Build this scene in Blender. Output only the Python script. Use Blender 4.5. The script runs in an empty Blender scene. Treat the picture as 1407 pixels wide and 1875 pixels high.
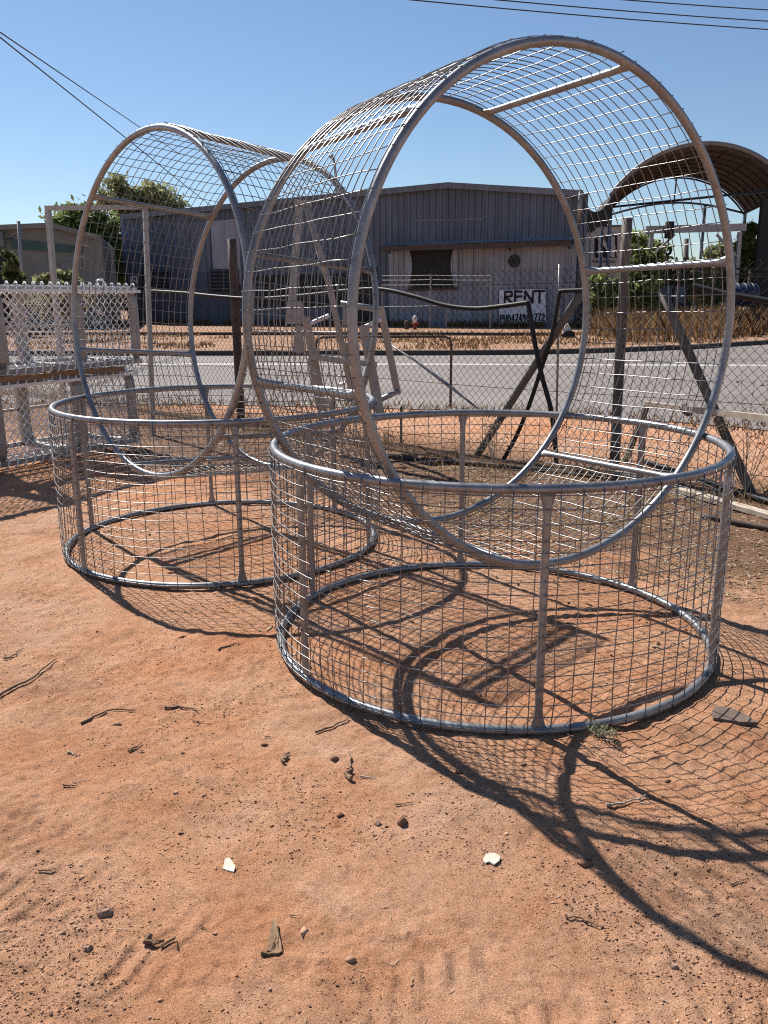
import bpy, math, random
import numpy as np
from mathutils import Matrix, Vector

# ------------------------------------------------------------------ camera, sky, sun, exposure
scene = bpy.context.scene
COL = scene.collection
PW, PH = 1407.0, 1875.0
FPX, PITCH, ROLL, EYE = 1532.1, 0.2476, -0.0055, 1.6
cp, sp, cr, sr = math.cos(PITCH), math.sin(PITCH), math.cos(ROLL), math.sin(ROLL)
_r, _u, _f = np.array([1., 0, 0]), np.array([0, sp, cp]), np.array([0, cp, -sp])
CR = np.array([cr*_r + sr*_u, -sr*_r + cr*_u, _f])
cam_d = bpy.data.cameras.new('camera')
cam = bpy.data.objects.new('camera', cam_d); COL.objects.link(cam)
m3 = np.stack([CR[0], CR[1], -CR[2]], 1)
M = Matrix([list(m3[i]) + [0] for i in range(3)] + [[0, 0, 0, 1]]); M.translation = (0, 0, EYE)
cam.matrix_world = M
cam_d.sensor_fit = 'VERTICAL'; cam_d.sensor_height = 24.0; cam_d.lens = FPX/PH*24.0
cam_d.clip_start = 0.05; cam_d.clip_end = 4000
scene.camera = cam

SUN_DIR = Vector((-0.58, 0.75, 1.0)).normalized()      # towards the sun
SUN_EL = math.asin(SUN_DIR.z); SUN_AZ = math.atan2(SUN_DIR.x, SUN_DIR.y)
world = bpy.data.worlds.new('World'); scene.world = world; world.use_nodes = True
wn = world.node_tree; bg = wn.nodes['Background']
sky = wn.nodes.new('ShaderNodeTexSky'); sky.sky_type = 'NISHITA'; sky.sun_disc = False
sky.sun_elevation = SUN_EL; sky.sun_rotation = SUN_AZ
sky.air_density = 1.0; sky.dust_density = 0.15; sky.ozone_density = 4.5
wn.links.new(sky.outputs[0], bg.inputs[0]); bg.inputs[1].default_value = 0.066
sl = bpy.data.lights.new('sun', 'SUN'); sl.energy = 5.0; sl.angle = math.radians(0.55); sl.color = (1, 0.94, 0.85)
so = bpy.data.objects.new('sun', sl); COL.objects.link(so)
so.rotation_euler = SUN_DIR.to_track_quat('Z', 'Y').to_euler(); so.location = (-20, 20, 40)
scene.view_settings.view_transform = 'Standard'; scene.view_settings.look = 'None'
scene.view_settings.exposure = 0.70; scene.cycles.filter_width = 1.1; scene.cycles.use_denoising = False; scene.view_settings.gamma = 1

RNG = np.random.default_rng(7); random.seed(7)

# ------------------------------------------------------------------ measuring helpers
def ray(u, v):
    d = CR.T @ np.array([(u - PW/2)/FPX, -(v - PH/2)/FPX, 1.0]); return d/d[1]
def gnd(u, v, z=0.0):
    d = ray(u, v); return np.array([0, 0, EYE]) + d*((z - EYE)/d[2])
def at(u, v, y):
    return np.array([0, 0, EYE]) + y*ray(u, v)
def on(u, v, P, D):                                    # on the vertical plane through P along D
    d = ray(u, v); n = np.array([-D[1], D[0]])
    t = (n @ np.array(P[:2]))/(n @ d[:2]); return np.array([0, 0, EYE]) + t*d

# ------------------------------------------------------------------ mesh helpers
WLOC = {}
def tag(o, label=None, cat=None, group=None, kind=None):
    if label: o['label'] = label
    if cat: o['category'] = cat
    if group: o['group'] = group
    if kind: o['kind'] = kind
    return o
def thing(name, loc, label, cat, group=None):
    o = bpy.data.objects.new(name, None); COL.objects.link(o); o.empty_display_size = 0.2
    o.location = tuple(loc); WLOC[o.name] = np.array(loc, float)
    return tag(o, label, cat, group)
def link_mesh(name, me, mat, parent=None, origin=None):
    o = bpy.data.objects.new(name, me); COL.objects.link(o)
    if mat is not None: me.materials.append(mat)
    if parent is not None:
        o.parent = parent; base = WLOC[parent.name]
    else:
        n = len(me.vertices); co = np.empty(n*3); me.vertices.foreach_get('co', co); co = co.reshape(-1, 3)
        base = np.array(origin, float) if origin is not None else np.array([(co[:, 0].min()+co[:, 0].max())/2, (co[:, 1].min()+co[:, 1].max())/2, co[:, 2].min()])
        o.location = tuple(base)
    me.transform(Matrix.Translation(-Vector(base)))
    WLOC[o.name] = np.array(base, float)
    return o
class MB:
    def __init__(s): s.v = []; s.f = []
    def add(s, V, F):
        b = len(s.v); s.v += [tuple(map(float, p)) for p in V]; s.f += [tuple(i + b for i in q) for q in F]; return s
    def box(s, c, size, ax=None, bev=0.0):
        c = np.array(c, float); X, Y, Z = ax if ax is not None else np.eye(3); hx, hy, hz = np.array(size, float)/2
        X, Y, Z = map(np.array, (X, Y, Z)); V = []
        for z in (-hz, hz):
            for x, y in ((-hx, -hy), (hx, -hy), (hx, hy), (-hx, hy)): V.append(c + X*x + Y*y + Z*z)
        return s.add(V, [(3, 2, 1, 0), (4, 5, 6, 7), (0, 1, 5, 4), (1, 2, 6, 5), (2, 3, 7, 6), (3, 0, 4, 7)])
    def beam(s, p, q, w, h=None, up=(0, 0, 1)):
        p, q = np.array(p, float), np.array(q, float); h = w if h is None else h
        Z = q - p; L = np.linalg.norm(Z); Z = Z/L; X = np.cross(np.array(up, float), Z)
        if np.linalg.norm(X) < 1e-4: X = np.cross(np.array([0, 1., 0]), Z)
        X /= np.linalg.norm(X); Y = np.cross(Z, X)
        return s.box((p + q)/2, (w, h, L), (X, Y, Z))
    def tube(s, pts, r, n=8, closed=False, cap=True):
        P = np.array(pts, float); k = len(P)
        if closed: T = np.roll(P, -1, 0) - np.roll(P, 1, 0)
        else:
            T = np.empty_like(P); T[1:-1] = P[2:] - P[:-2]; T[0] = P[1]-P[0]; T[-1] = P[-1]-P[-2]
        T /= np.linalg.norm(T, axis=1)[:, None]
        a = np.array([0, 0, 1.]) if abs(T[0][2]) < .9 else np.array([1., 0, 0])
        X = np.cross(T[0], a); X /= np.linalg.norm(X); th = np.linspace(0, 2*np.pi, n, endpoint=False)
        R = r if np.ndim(r) else [r]*k; V = []
        for i in range(k):
            X = X - T[i]*(X @ T[i]); X /= np.linalg.norm(X); Y = np.cross(T[i], X)
            V += list(P[i] + R[i]*(np.cos(th)[:, None]*X + np.sin(th)[:, None]*Y))
        F = []
        for i in range(k if closed else k-1):
            j = (i+1) % k
            for m in range(n):
                F.append((i*n+m, i*n+(m+1) % n, j*n+(m+1) % n, j*n+m))
        if not closed and cap: F += [tuple(range(n))[::-1], tuple((k-1)*n + m for m in range(n))]
        return s.add(V, F)
    def quad(s, *p): return s.add(p, [tuple(range(len(p)))])
    def prism(s, poly, off):                            # polygon extruded by a vector
        poly = [np.array(p, float) for p in poly]; off = np.array(off, float); n = len(poly)
        return s.add(poly + [p + off for p in poly], [tuple(range(n)), tuple(range(2*n-1, n-1, -1))] + [(i, i+n, (i+1) % n + n, (i+1) % n) for i in range(n)])
    def build(s, name, mat, parent=None, smooth=False, origin=None, fix=True):
        me = bpy.data.meshes.new(name); me.from_pydata(s.v, [], s.f)
        if fix and len(s.f) < 60000:
            import bmesh
            bm = bmesh.new(); bm.from_mesh(me); bmesh.ops.recalc_face_normals(bm, faces=bm.faces); bm.to_mesh(me); bm.free()
        if smooth: me.polygons.foreach_set('use_smooth', [True]*len(me.polygons))
        me.update()
        return link_mesh(name, me, mat, parent, origin)
def np_mesh(name, V, F, mat, parent=None, smooth=False, origin=None, attr=None):
    me = bpy.data.meshes.new(name); nv, nf, k = len(V), len(F), F.shape[1]
    me.vertices.add(nv); me.vertices.foreach_set('co', np.ascontiguousarray(V, dtype=np.float32).ravel())
    me.loops.add(nf*k); me.loops.foreach_set('vertex_index', np.ascontiguousarray(F, dtype=np.int32).ravel())
    me.polygons.add(nf); me.polygons.foreach_set('loop_start', np.arange(0, nf*k, k, dtype=np.int32))
    me.polygons.foreach_set('loop_total', np.full(nf, k, dtype=np.int32))
    if smooth: me.polygons.foreach_set('use_smooth', np.ones(nf, dtype=bool))
    if attr is not None:
        a = me.attributes.new('tone', 'FLOAT', 'FACE'); a.data.foreach_set('value', np.ascontiguousarray(attr, dtype=np.float32))
    me.update(); me.validate()
    return link_mesh(name, me, mat, parent, origin)

# ------------------------------------------------------------------ materials
def new_mat(name):
    m = bpy.data.materials.new(name); m.use_nodes = True
    return m, m.node_tree, m.node_tree.nodes['Principled BSDF']
def node(nt, t, **kw):
    n = nt.nodes.new(t)
    for k, v in kw.items(): setattr(n, k, v)
    return n
def noise(nt, scale, detail=5, rough=.6, coord='Object', stretch=None):
    tc = node(nt, 'ShaderNodeTexCoord'); n = node(nt, 'ShaderNodeTexNoise')
    n.inputs['Scale'].default_value = scale; n.inputs['Detail'].default_value = detail; n.inputs['Roughness'].default_value = rough
    if stretch:
        mp = node(nt, 'ShaderNodeMapping'); mp.inputs['Scale'].default_value = stretch
        nt.links.new(tc.outputs[coord], mp.inputs[0]); nt.links.new(mp.outputs[0], n.inputs[0])
    else: nt.links.new(tc.outputs[coord], n.inputs[0])
    return n
def ramp(nt, src, stops):
    r = node(nt, 'ShaderNodeValToRGB'); e = r.color_ramp.elements
    while len(e) > 1: e.remove(e[-1])
    e[0].position = stops[0][0]; e[0].color = (*stops[0][1], 1)
    for p, c in stops[1:]:
        x = e.new(p); x.color = (*c, 1)
    nt.links.new(src, r.inputs[0]); return r
def mixc(nt, fac, a, b, mode='MIX'):
    m = node(nt, 'ShaderNodeMix', data_type='RGBA', blend_type=mode)
    for sock, val in ((m.inputs[0], fac), (m.inputs[6], a), (m.inputs[7], b)):
        if hasattr(val, 'is_linked'): nt.links.new(val, sock)
        elif isinstance(val, (int, float)): sock.default_value = val
        else: sock.default_value = (*val, 1)
    return m.outputs[2]
def bump(nt, bsdf, src, strength=.3, dist=.01, prev=None):
    b = node(nt, 'ShaderNodeBump'); b.inputs['Strength'].default_value = strength; b.inputs['Distance'].default_value = dist
    nt.links.new(src, b.inputs['Height'])
    if prev: nt.links.new(prev, b.inputs['Normal'])
    nt.links.new(b.outputs[0], bsdf.inputs['Normal']); return b.outputs[0]
def mat_simple(name, c1, c2=None, scale=6, rough=.7, metal=0.0, bmp=0.0, bd=.005, detail=5, stretch=None, spec=.5):
    m, nt, b = new_mat(name); c2 = c2 or tuple(x*.7 for x in c1)
    n = noise(nt, scale, detail, stretch=stretch); r = ramp(nt, n.outputs[0], [(.32, c2), (.68, c1)])
    nt.links.new(r.outputs[0], b.inputs['Base Color']); b.inputs['Roughness'].default_value = rough; b.inputs['Metallic'].default_value = metal
    b.inputs['Specular IOR Level'].default_value = spec
    if bmp: bump(nt, b, n.outputs[0], bmp, bd)
    return m
def mat_galv(name, c1, c2, rlo=.28, rhi=.5, metal=1.0, rust=0.0):
    m, nt, b = new_mat(name)
    n1 = noise(nt, 9, 6, .65); n2 = noise(nt, 70, 3, .6)
    r = ramp(nt, n1.outputs[0], [(.3, c2), (.7, c1)])
    sp_ = ramp(nt, n2.outputs[0], [(.35, (.8, .8, .8)), (.65, (1, 1, 1))])
    col = mixc(nt, 1.0, r.outputs[0], sp_.outputs[0], 'MULTIPLY')
    b.inputs['Metallic'].default_value = metal
    if rust:
        n3 = noise(nt, 3.5, 8, .7); rm = ramp(nt, n3.outputs[0], [(.56, (0, 0, 0)), (.70, (rust,)*3)])
        col = mixc(nt, rm.outputs[0], col, (.20, .095, .045))
    nt.links.new(col, b.inputs['Base Color'])
    rr = node(nt, 'ShaderNodeMapRange'); rr.inputs[3].default_value = rlo; rr.inputs[4].default_value = rhi
    nt.links.new(n1.outputs[0], rr.inputs[0]); nt.links.new(rr.outputs[0], b.inputs['Roughness'])
    bump(nt, b, n2.outputs[0], .08, .002)
    return m
MT = {}
MT['pipe'] = mat_galv('galvanised_pipe', (.33, .345, .365), (.20, .205, .215), .32, .48, .6, .05)
MT['wire'] = mat_galv('galvanised_wire', (.27, .275, .285), (.155, .155, .16), .34, .48, .75)
MT['alu'] = mat_galv('aluminium', (.40, .385, .375), (.28, .265, .258), .40, .58, .6)
MT['alu_wire'] = mat_galv('bright_wire', (.90, .89, .88), (.72, .71, .70), .40, .55, .30)
MT['steel_grey'] = mat_simple('grey_steel', (.34, .33, .32), (.24, .23, .22), 7, .5, .4)
MT['beige_steel'] = mat_simple('beige_steel', (.42, .35, .29), (.33, .27, .22), 6, .6, .2)
MT['fence_wire'] = mat_simple('weathered_wire', (.045, .036, .030), (.022, .018, .016), 12, .8, 0, spec=.15)
MT['rust_post'] = mat_simple('rusted_post', (.10, .075, .06), (.055, .04, .035), 9, .8, .2, .2)
MT['grey_post'] = mat_simple('weathered_post', (.15, .132, .118), (.075, .064, .055), 7, .75, .2, .2, stretch=(1, 1, .25))
MT['hose'] = mat_simple('black_poly', (.022, .022, .025), (.012, .012, .014), 10, .55, spec=.25)
MT['timber'] = mat_simple('timber', (.30, .17, .08), (.19, .10, .05), 5, .8, 0, .3, stretch=(1, 1, 6))
MT['old_timber'] = mat_simple('old_timber', (.50, .43, .35), (.32, .26, .2), 7, .85, 0, .3, stretch=(3, 1, 1))
MT['white'] = mat_simple('white_paint', (.72, .71, .68), (.60, .58, .55), 5, .6)
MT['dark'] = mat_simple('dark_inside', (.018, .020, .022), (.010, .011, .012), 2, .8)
MT['cable'] = mat_simple('cable', (.03, .03, .035), None, 3, .6)
MT['blue'] = mat_simple('blue_plastic', (.010, .022, .065), (.006, .015, .045), 3, .5)
MT['bluesteel'] = mat_simple('blue_steel', (.06, .10, .19), (.04, .07, .13), 3, .5)
MT['red'] = mat_simple('red_paint', (.35, .04, .03), None, 5, .5)
MT['stick'] = mat_simple('dry_wood', (.26, .17, .11), (.11, .07, .045), 25, .9, 0, .5)
MT['bark'] = mat_simple('bark', (.34, .21, .11), (.10, .06, .04), 30, .9, 0, .6)
MT['stone'] = mat_simple('stone', (.36, .23, .16), (.20, .12, .085), 20, .9, 0, .6)
MT['chip'] = mat_simple('white_chip', (.60, .57, .50), (.48, .42, .33), 12, .8, 0, .2)
MT['slate'] = mat_simple('slate', (.16, .11, .085), (.09, .065, .05), 14, .85, 0, .4)
MT['trunk'] = mat_simple('trunk', (.20, .16, .12), (.10, .08, .06), 8, .9, 0, .5)

def mat_tone(name, cols, rough=.7, trans=0.0):
    m, nt, b = new_mat(name); a = node(nt, 'ShaderNodeAttribute', attribute_name='tone')
    n = len(cols); r = ramp(nt, a.outputs['Fac'], [(i/(n-1), c) for i, c in enumerate(cols)])
    nt.links.new(r.outputs[0], b.inputs['Base Color']); b.inputs['Roughness'].default_value = rough
    b.inputs['Specular IOR Level'].default_value = .25
    if trans:
        out = nt.nodes['Material Output']; t = node(nt, 'ShaderNodeBsdfTranslucent'); mx = node(nt, 'ShaderNodeMixShader')
        nt.links.new(r.outputs[0], t.inputs[0]); mx.inputs[0].default_value = trans
        nt.links.new(b.outputs[0], mx.inputs[1]); nt.links.new(t.outputs[0], mx.inputs[2]); nt.links.new(mx.outputs[0], out.inputs[0])
    return m
MT['leaf'] = mat_tone('leaves_mid', [(.08, .11, .035), (.16, .205, .065), (.28, .32, .13)], .6, .5)
MT['leaf_bright'] = mat_tone('leaves_bright', [(.13, .17, .05), (.24, .30, .09), (.38, .42, .17)], .6, .5)
MT['leaf_dark'] = mat_tone('leaves_dark', [(.04, .055, .025), (.075, .10, .04), (.14, .16, .07)], .6, .45)
MT['leaf_olive'] = mat_tone('leaves_olive', [(.14, .155, .075), (.25, .27, .13), (.38, .39, .21)], .6, .5)
MT['dry'] = mat_tone('dry_grass', [(.09, .05, .025), (.215, .125, .06), (.38, .265, .15)], .8, .35)
MT['straw'] = mat_tone('straw', [(.16, .10, .06), (.34, .24, .14), (.55, .44, .29)], .8, .2)
MT['litter'] = mat_tone('leaf_litter', [(.05, .03, .02), (.14, .085, .05), (.26, .175, .11), (.42, .32, .21)], .85, .15)
MT['clod'] = mat_tone('clods', [(.11, .055, .034), (.26, .14, .085), (.55, .33, .22)], .95)

# red dirt
def mat_ground():
    m, nt, b = new_mat('red_dirt')
    n0 = noise(nt, .6, 6, .65); n1 = noise(nt, 3.4, 9, .72); n2 = noise(nt, 24, 8, .78); n3 = noise(nt, 150, 4, .75); n4 = noise(nt, 480, 2, .6)
    base = ramp(nt, n1.outputs[0], [(.28, (.62, .325, .19)), (.5, (.75, .445, .285)), (.72, (.84, .55, .39))])
    big = ramp(nt, n0.outputs[0], [(.36, (1.0, .80, .66)), (.5, (1.02, .96, .91)), (.62, (.96, .98, 1.0))])
    col = mixc(nt, 1.0, base.outputs[0], big.outputs[0], 'MULTIPLY')
    sp2 = ramp(nt, n2.outputs[0], [(.32, (.42, .36, .34)), (.45, (.94, .93, .92)), (.6, (1, 1, 1)), (.75, (1.12, 1.10, 1.08))])
    col = mixc(nt, .85, col, sp2.outputs[0], 'MULTIPLY')
    sp3 = ramp(nt, n3.outputs[0], [(.34, (.48, .42, .40)), (.46, (.96, .95, .95)), (.7, (1.08, 1.07, 1.06))])
    col = mixc(nt, .85, col, sp3.outputs[0], 'MULTIPLY')
    sp4 = ramp(nt, n4.outputs[0], [(.35, (.78, .76, .75)), (.6, (1.05, 1.05, 1.05))])
    col = mixc(nt, .8, col, sp4.outputs[0], 'MULTIPLY')
    # scuffed dark patches in the open yard
    nB = noise(nt, 1.1, 9, .78); rB = ramp(nt, nB.outputs[0], [(.54, (0, 0, 0)), (.70, (.70, .70, .70))])
    col = mixc(nt, rB.outputs[0], col, (.20, .105, .065))
    # brown humus soaked into the strip along the fence
    tc = node(nt, 'ShaderNodeTexCoord'); sx = node(nt, 'ShaderNodeVectorMath', operation='DOT_PRODUCT')
    nt.links.new(tc.outputs['Object'], sx.inputs[0]); sx.inputs[1].default_value = (.653, .757, 0)
    mr = node(nt, 'ShaderNodeMapRange'); mr.inputs[1].default_value = 3.6; mr.inputs[2].default_value = 5.5; mr.inputs[3].default_value = -.28; mr.inputs[4].default_value = .20; mr.clamp = True
    nt.links.new(sx.outputs['Value'], mr.inputs[0])
    mr2 = node(nt, 'ShaderNodeMapRange'); mr2.inputs[1].default_value = 8.3; mr2.inputs[2].default_value = 7.3
    nt.links.new(sx.outputs['Value'], mr2.inputs[0])
    nA = noise(nt, 1.9, 9, .75); ad = node(nt, 'ShaderNodeMath', operation='ADD'); nt.links.new(nA.outputs[0], ad.inputs[0]); nt.links.new(mr.outputs[0], ad.inputs[1])
    rA = ramp(nt, ad.outputs[0], [(.44, (0, 0, 0)), (.62, (.88, .88, .88))])
    mu = node(nt, 'ShaderNodeMath', operation='MULTIPLY'); nt.links.new(rA.outputs[0], mu.inputs[0]); nt.links.new(mr2.outputs[0], mu.inputs[1])
    nC = noise(nt, 40, 6, .8); hum = ramp(nt, nC.outputs[0], [(.32, (.08, .045, .03)), (.5, (.19, .108, .068)), (.68, (.34, .215, .14))])
    col = mixc(nt, mu.outputs[0], col, hum.outputs[0])
    nt.links.new(col, b.inputs['Base Color']); b.inputs['Roughness'].default_value = .95; b.inputs['Specular IOR Level'].default_value = .1
    p = bump(nt, b, n2.outputs[0], 1.0, .034); p = bump(nt, b, n3.outputs[0], 1.0, .010, p); bump(nt, b, n4.outputs[0], .8, .003, p)
    return m
MT['ground'] = mat_ground()
def mat_road():
    m, nt, b = new_mat('asphalt')
    n = noise(nt, 60, 4, .7); n1 = noise(nt, .35, 5, .6, stretch=(.4, 1.6, 1))
    r = ramp(nt, n.outputs[0], [(.3, (.155, .135, .128)), (.7, (.225, .197, .187))])
    r1 = ramp(nt, n1.outputs[0], [(.34, (.80, .78, .76)), (.5, (.97, .96, .95)), (.66, (1.10, 1.08, 1.05))])
    nt.links.new(mixc(nt, 1.0, r.outputs[0], r1.outputs[0], 'MULTIPLY'), b.inputs['Base Color']); b.inputs['Roughness'].default_value = .85
    bump(nt, b, n.outputs[0], .3, .005); return m
MT['road'] = mat_road()
MT['line'] = mat_simple('road_paint', (.46, .43, .41), (.33, .31, .29), 8, .8)
MT['kerb'] = mat_simple('kerb_concrete', (.085, .065, .055), (.045, .035, .03), 5, .9, 0, .2)
def mat_verge():
    m, nt, b = new_mat('verge_dirt')
    n = noise(nt, .8, 8, .7); n1 = noise(nt, 9, 5, .7)
    r = ramp(nt, n.outputs[0], [(.3, (.26, .115, .06)), (.5, (.34, .185, .105)), (.7, (.37, .26, .17))])
    r1 = ramp(nt, n1.outputs[0], [(.35, (.65, .6, .55)), (.6, (1, 1, 1))])
    nt.links.new(mixc(nt, .8, r.outputs[0], r1.outputs[0], 'MULTIPLY'), b.inputs['Base Color']); b.inputs['Roughness'].default_value = .95
    bump(nt, b, n1.outputs[0], .5, .05); return m
MT['verge'] = mat_verge()
def mat_clad(name, c1, c2, dirt):
    m, nt, b = new_mat(name)
    n = noise(nt, .35, 6, .6); n1 = noise(nt, 2.6, 7, .75, stretch=(1.2, 1.2, .08))
    r = ramp(nt, n.outputs[0], [(.3, c2), (.7, c1)])
    r1 = ramp(nt, n1.outputs[0], [(.34, dirt), (.50, (.92, .92, .92)), (.62, (1.12, 1.12, 1.12))])
    nt.links.new(mixc(nt, .9, r.outputs[0], r1.outputs[0], 'MULTIPLY'), b.inputs['Base Color']); b.inputs['Roughness'].default_value = .55; b.inputs['Metallic'].default_value = .15
    return m
MT['clad_dark'] = mat_clad('dark_cladding', (.115, .145, .200), (.080, .102, .142), (.62, .6, .6))
MT['clad_mid'] = mat_clad('mid_cladding', (.16, .18, .215), (.10, .115, .14), (.6, .58, .57))
MT['clad_light'] = mat_clad('light_cladding', (.35, .36, .42), (.24, .245, .285), (.55, .5, .5))
MT['roof'] = mat_simple('roof_sheet', (.20, .22, .25), (.14, .155, .18), 2, .5, .4)
MT['render'] = mat_simple('grey_render', (.19, .20, .195), (.15, .158, .155), 1.2, .85)
MT['green_band'] = mat_simple('green_band', (.045, .105, .105), (.03, .075, .075), 2, .7)
MT['sign'] = mat_simple('sign_board', (.84, .83, .88), (.66, .65, .70), 2.2, .7)
MT['ink'] = mat_simple('sign_ink', (.012, .012, .03), None, 5, .7)
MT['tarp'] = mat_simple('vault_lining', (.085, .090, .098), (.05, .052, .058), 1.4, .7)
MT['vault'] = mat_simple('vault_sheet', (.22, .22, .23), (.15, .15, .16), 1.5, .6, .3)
MT['cream'] = mat_simple('cream_wall', (.68, .65, .62), (.56, .53, .51), 1.4, .8)
MT['pinkgrey'] = mat_simple('light_steel', (.30, .29, .31), (.22, .21, .23), 2, .5, .2)

# ------------------------------------------------------------------ noise for terrain
def vnoise(x, y, seed):
    xi, yi = np.floor(x).astype(np.int64), np.floor(y).astype(np.int64); fx, fy = x - xi, y - yi
    def h(a, b):
        k = (a*374761393 + b*668265263 + seed*974634777) & 0xffffffff
        k = ((k ^ (k >> 13))*1274126177) & 0xffffffff
        return ((k ^ (k >> 16)) & 0xffff)/65535.0
    sx, sy = fx*fx*(3-2*fx), fy*fy*(3-2*fy)
    return (h(xi, yi)*(1-sx) + h(xi+1, yi)*sx)*(1-sy) + (h(xi, yi+1)*(1-sx) + h(xi+1, yi+1)*sx)*sy
def fbm(x, y, s, seed, o=4):
    t = 0; a = 1; n = 0
    for i in range(o):
        t = t + a*(vnoise(x/s + 17*i, y/s - 9*i, seed+i) - .5); n += a; a *= .55; s = s/2.03
    return t/n
TRACKS = [(gnd(-60, 1610)[:2], gnd(420, 1900)[:2], .11, .0042, 105), (gnd(90, 1560)[:2], gnd(640, 1900)[:2], .10, .0028, 105),
          (gnd(640, 1790)[:2], gnd(1500, 1560)[:2], .12, .0036, 80), (gnd(860, 1860)[:2], gnd(1480, 1700)[:2], .10, .0030, 80),
          (gnd(1130, 1790)[:2], gnd(1407, 1590)[:2], .16, .0040, 42), (gnd(-80, 1780)[:2], gnd(260, 1990)[:2], .12, .0042, 100), (gnd(380, 1890)[:2], gnd(1010, 1690)[:2], .11, .0034, 88), (gnd(700, 1870)[:2], gnd(1300, 1840)[:2], .12, .0034, 88), (gnd(-50, 1080)[:2], gnd(480, 1240)[:2], .16, .0040, 40)]
def height(x, y):
    fade = np.clip((10.5 - y)/3.0, 0, 1)*np.clip((7 - np.abs(x))/3, 0, 1)
    h = .026*fbm(x, y, 1.1, 3) + .026*fbm(x, y, .33, 11, 4)*(.35 + 1.1*vnoise(x/.7, y/.7, 5)) + .017*fbm(x, y, .085, 29, 3)*(.25 + 1.4*vnoise(x/.45, y/.45, 8)**2)
    h = h + .011*fbm(x, y, .034, 83, 2)*(.2 + vnoise(x/.3, y/.3, 19))
    h = h - .012*np.clip(fbm(x*1.0, y*2.2, .22, 61, 3)-.16, 0, 1)*4*.6
    for a, b, w, A, k in TRACKS:
        d = (b-a)/np.linalg.norm(b-a); s = (x-a[0])*d[0] + (y-a[1])*d[1]; t = -(x-a[0])*d[1] + (y-a[1])*d[0]
        g = np.exp(-(t/w)**4)*(vnoise(x/.3, y/.3, 77) > .22)*(.4 + vnoise(x/.22, y/.22, 31))
        ph = s*k + 26*np.abs(t) + 1.5*vnoise(x/.15, y/.15, 41)
        h = h + A*.75*g*np.clip(vnoise(x/.16, y/.16, 55)*2.0-.25, 0, 1.2)*(np.tanh(2*np.sin(ph))) - .003*np.exp(-(t/w)**4)
    return h*fade
# the cages, measured
RR, HH, TR = 1.0321, 0.9548, 0.019
A_C, B_C = np.array([0.5235, 3.9000]), np.array([-1.1044, 5.5837])

# ------------------------------------------------------------------ setting: ground, road, kerb, verge
def axis_vals(fine0, fine1, step, far, g=1.28):
    v = list(np.arange(fine0, fine1, step)); a, s = fine1, step
    while a < far: v.append(a); s *= g; a += s
    a, s = fine0 - step, step
    lo = []
    while a > -far: lo.append(a); s *= g; a -= s
    return np.array(lo[::-1] + v)
gx = axis_vals(-2.9, 3.4, .0075, 900)
gy = [1.25]
while gy[-1] < 11.0: gy.append(gy[-1]*1.0039)
s_ = .06
while gy[-1] < 900: s_ *= 1.25; gy.append(gy[-1] + s_)
lo = [1.2, 1.1, .9, .5, -.5, -3, -10, -40, -200]
gy = np.array(lo[::-1] + gy)
X, Y = np.meshgrid(gx, gy); Z = height(X, Y)
nx, ny = len(gx), len(gy); idx = np.arange(nx*ny).reshape(ny, nx)
F = np.stack([idx[:-1, :-1], idx[:-1, 1:], idx[1:, 1:], idx[1:, :-1]], -1).reshape(-1, 4)
g = np_mesh('ground', np.stack([X, Y, Z], -1).reshape(-1, 3), F, MT['ground'], smooth=True, origin=(0, 0, 0)); tag(g, kind='structure')
def gz(x, y): return float(height(np.array([x]), np.array([y]))[0])

near = [gnd(u, v) for u, v in [(-900, 737), (-300, 737), (0, 738), (300, 740), (500, 744), (800, 751), (1100, 763), (1350, 783), (1500, 800), (1900, 850)]]
kerb = [gnd(u, v) for u, v in [(-900, 652), (-300, 652), (0, 652), (500, 652), (800, 651.5), (950, 650.5), (1070, 648), (1180, 644), (1280, 639.5), (1407, 631), (1600, 618), (1900, 600)]]
def resample(P, n, jit=0):
    P = np.array(P); L = np.r_[0, np.cumsum(np.linalg.norm(np.diff(P, axis=0), axis=1))]; t = np.linspace(0, L[-1], n)
    Q = np.stack([np.interp(t, L, P[:, i]) for i in range(3)], 1)
    if jit: Q[:, 1] += RNG.normal(0, jit, n)
    return Q
nr, kb = resample(near, 260, .05), resample(kerb, 260)
def sheet(name, A, B, z, mat):
    V = np.concatenate([A, B]).copy(); V[:, 2] = z; n = len(A)
    F = np.array([(i, i+1, n+i+1, n+i) for i in range(n-1)]); return np_mesh(name, V, F, mat, origin=(0, 0, 0))
tag(sheet('road', nr, kb, .012, MT['road']), kind='structure')
la, lb = [resample([gnd(u, v + dv) for u, v in [(-900, 667), (0, 667.5), (500, 668), (900, 668.5), (1407, 670.5), (1900, 676)]], 40) for dv in (1.6, -1.6)]
tag(sheet('road_line', la, lb, .017, MT['line']), kind='structure')
mb = MB(); kn = np.gradient(kb[:, :2], axis=0); kn /= np.linalg.norm(kn, axis=1)[:, None]; kn = np.stack([-kn[:, 1], kn[:, 0]], 1)
V = []; F = []
for i in range(260):
    p, n = kb[i, :2], kn[i]
    V += [(*p, 0), (*(p + n*.03), .15), (*(p + n*.18), .16), (*(p + n*.18), 0)]
for i in range(259):
    for k in range(3): a = i*4 + k; F.append((a, a+4, a+5, a+1))
tag(mb.add(V, F).build('kerb', MT['kerb'], origin=(0, 0, 0)), kind='structure')
ve = np.c_[kb[:, :2] + kn*.17, np.full(260, .155)]; far_edge = np.stack([np.linspace(-900, 900, 260), np.full(260, 900.), np.full(260, .155)], 1)
rows = [ve + (far_edge - ve)*t for t in (0, .003, .008, .015, .03, .06, .12, .3, 1)]
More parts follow.
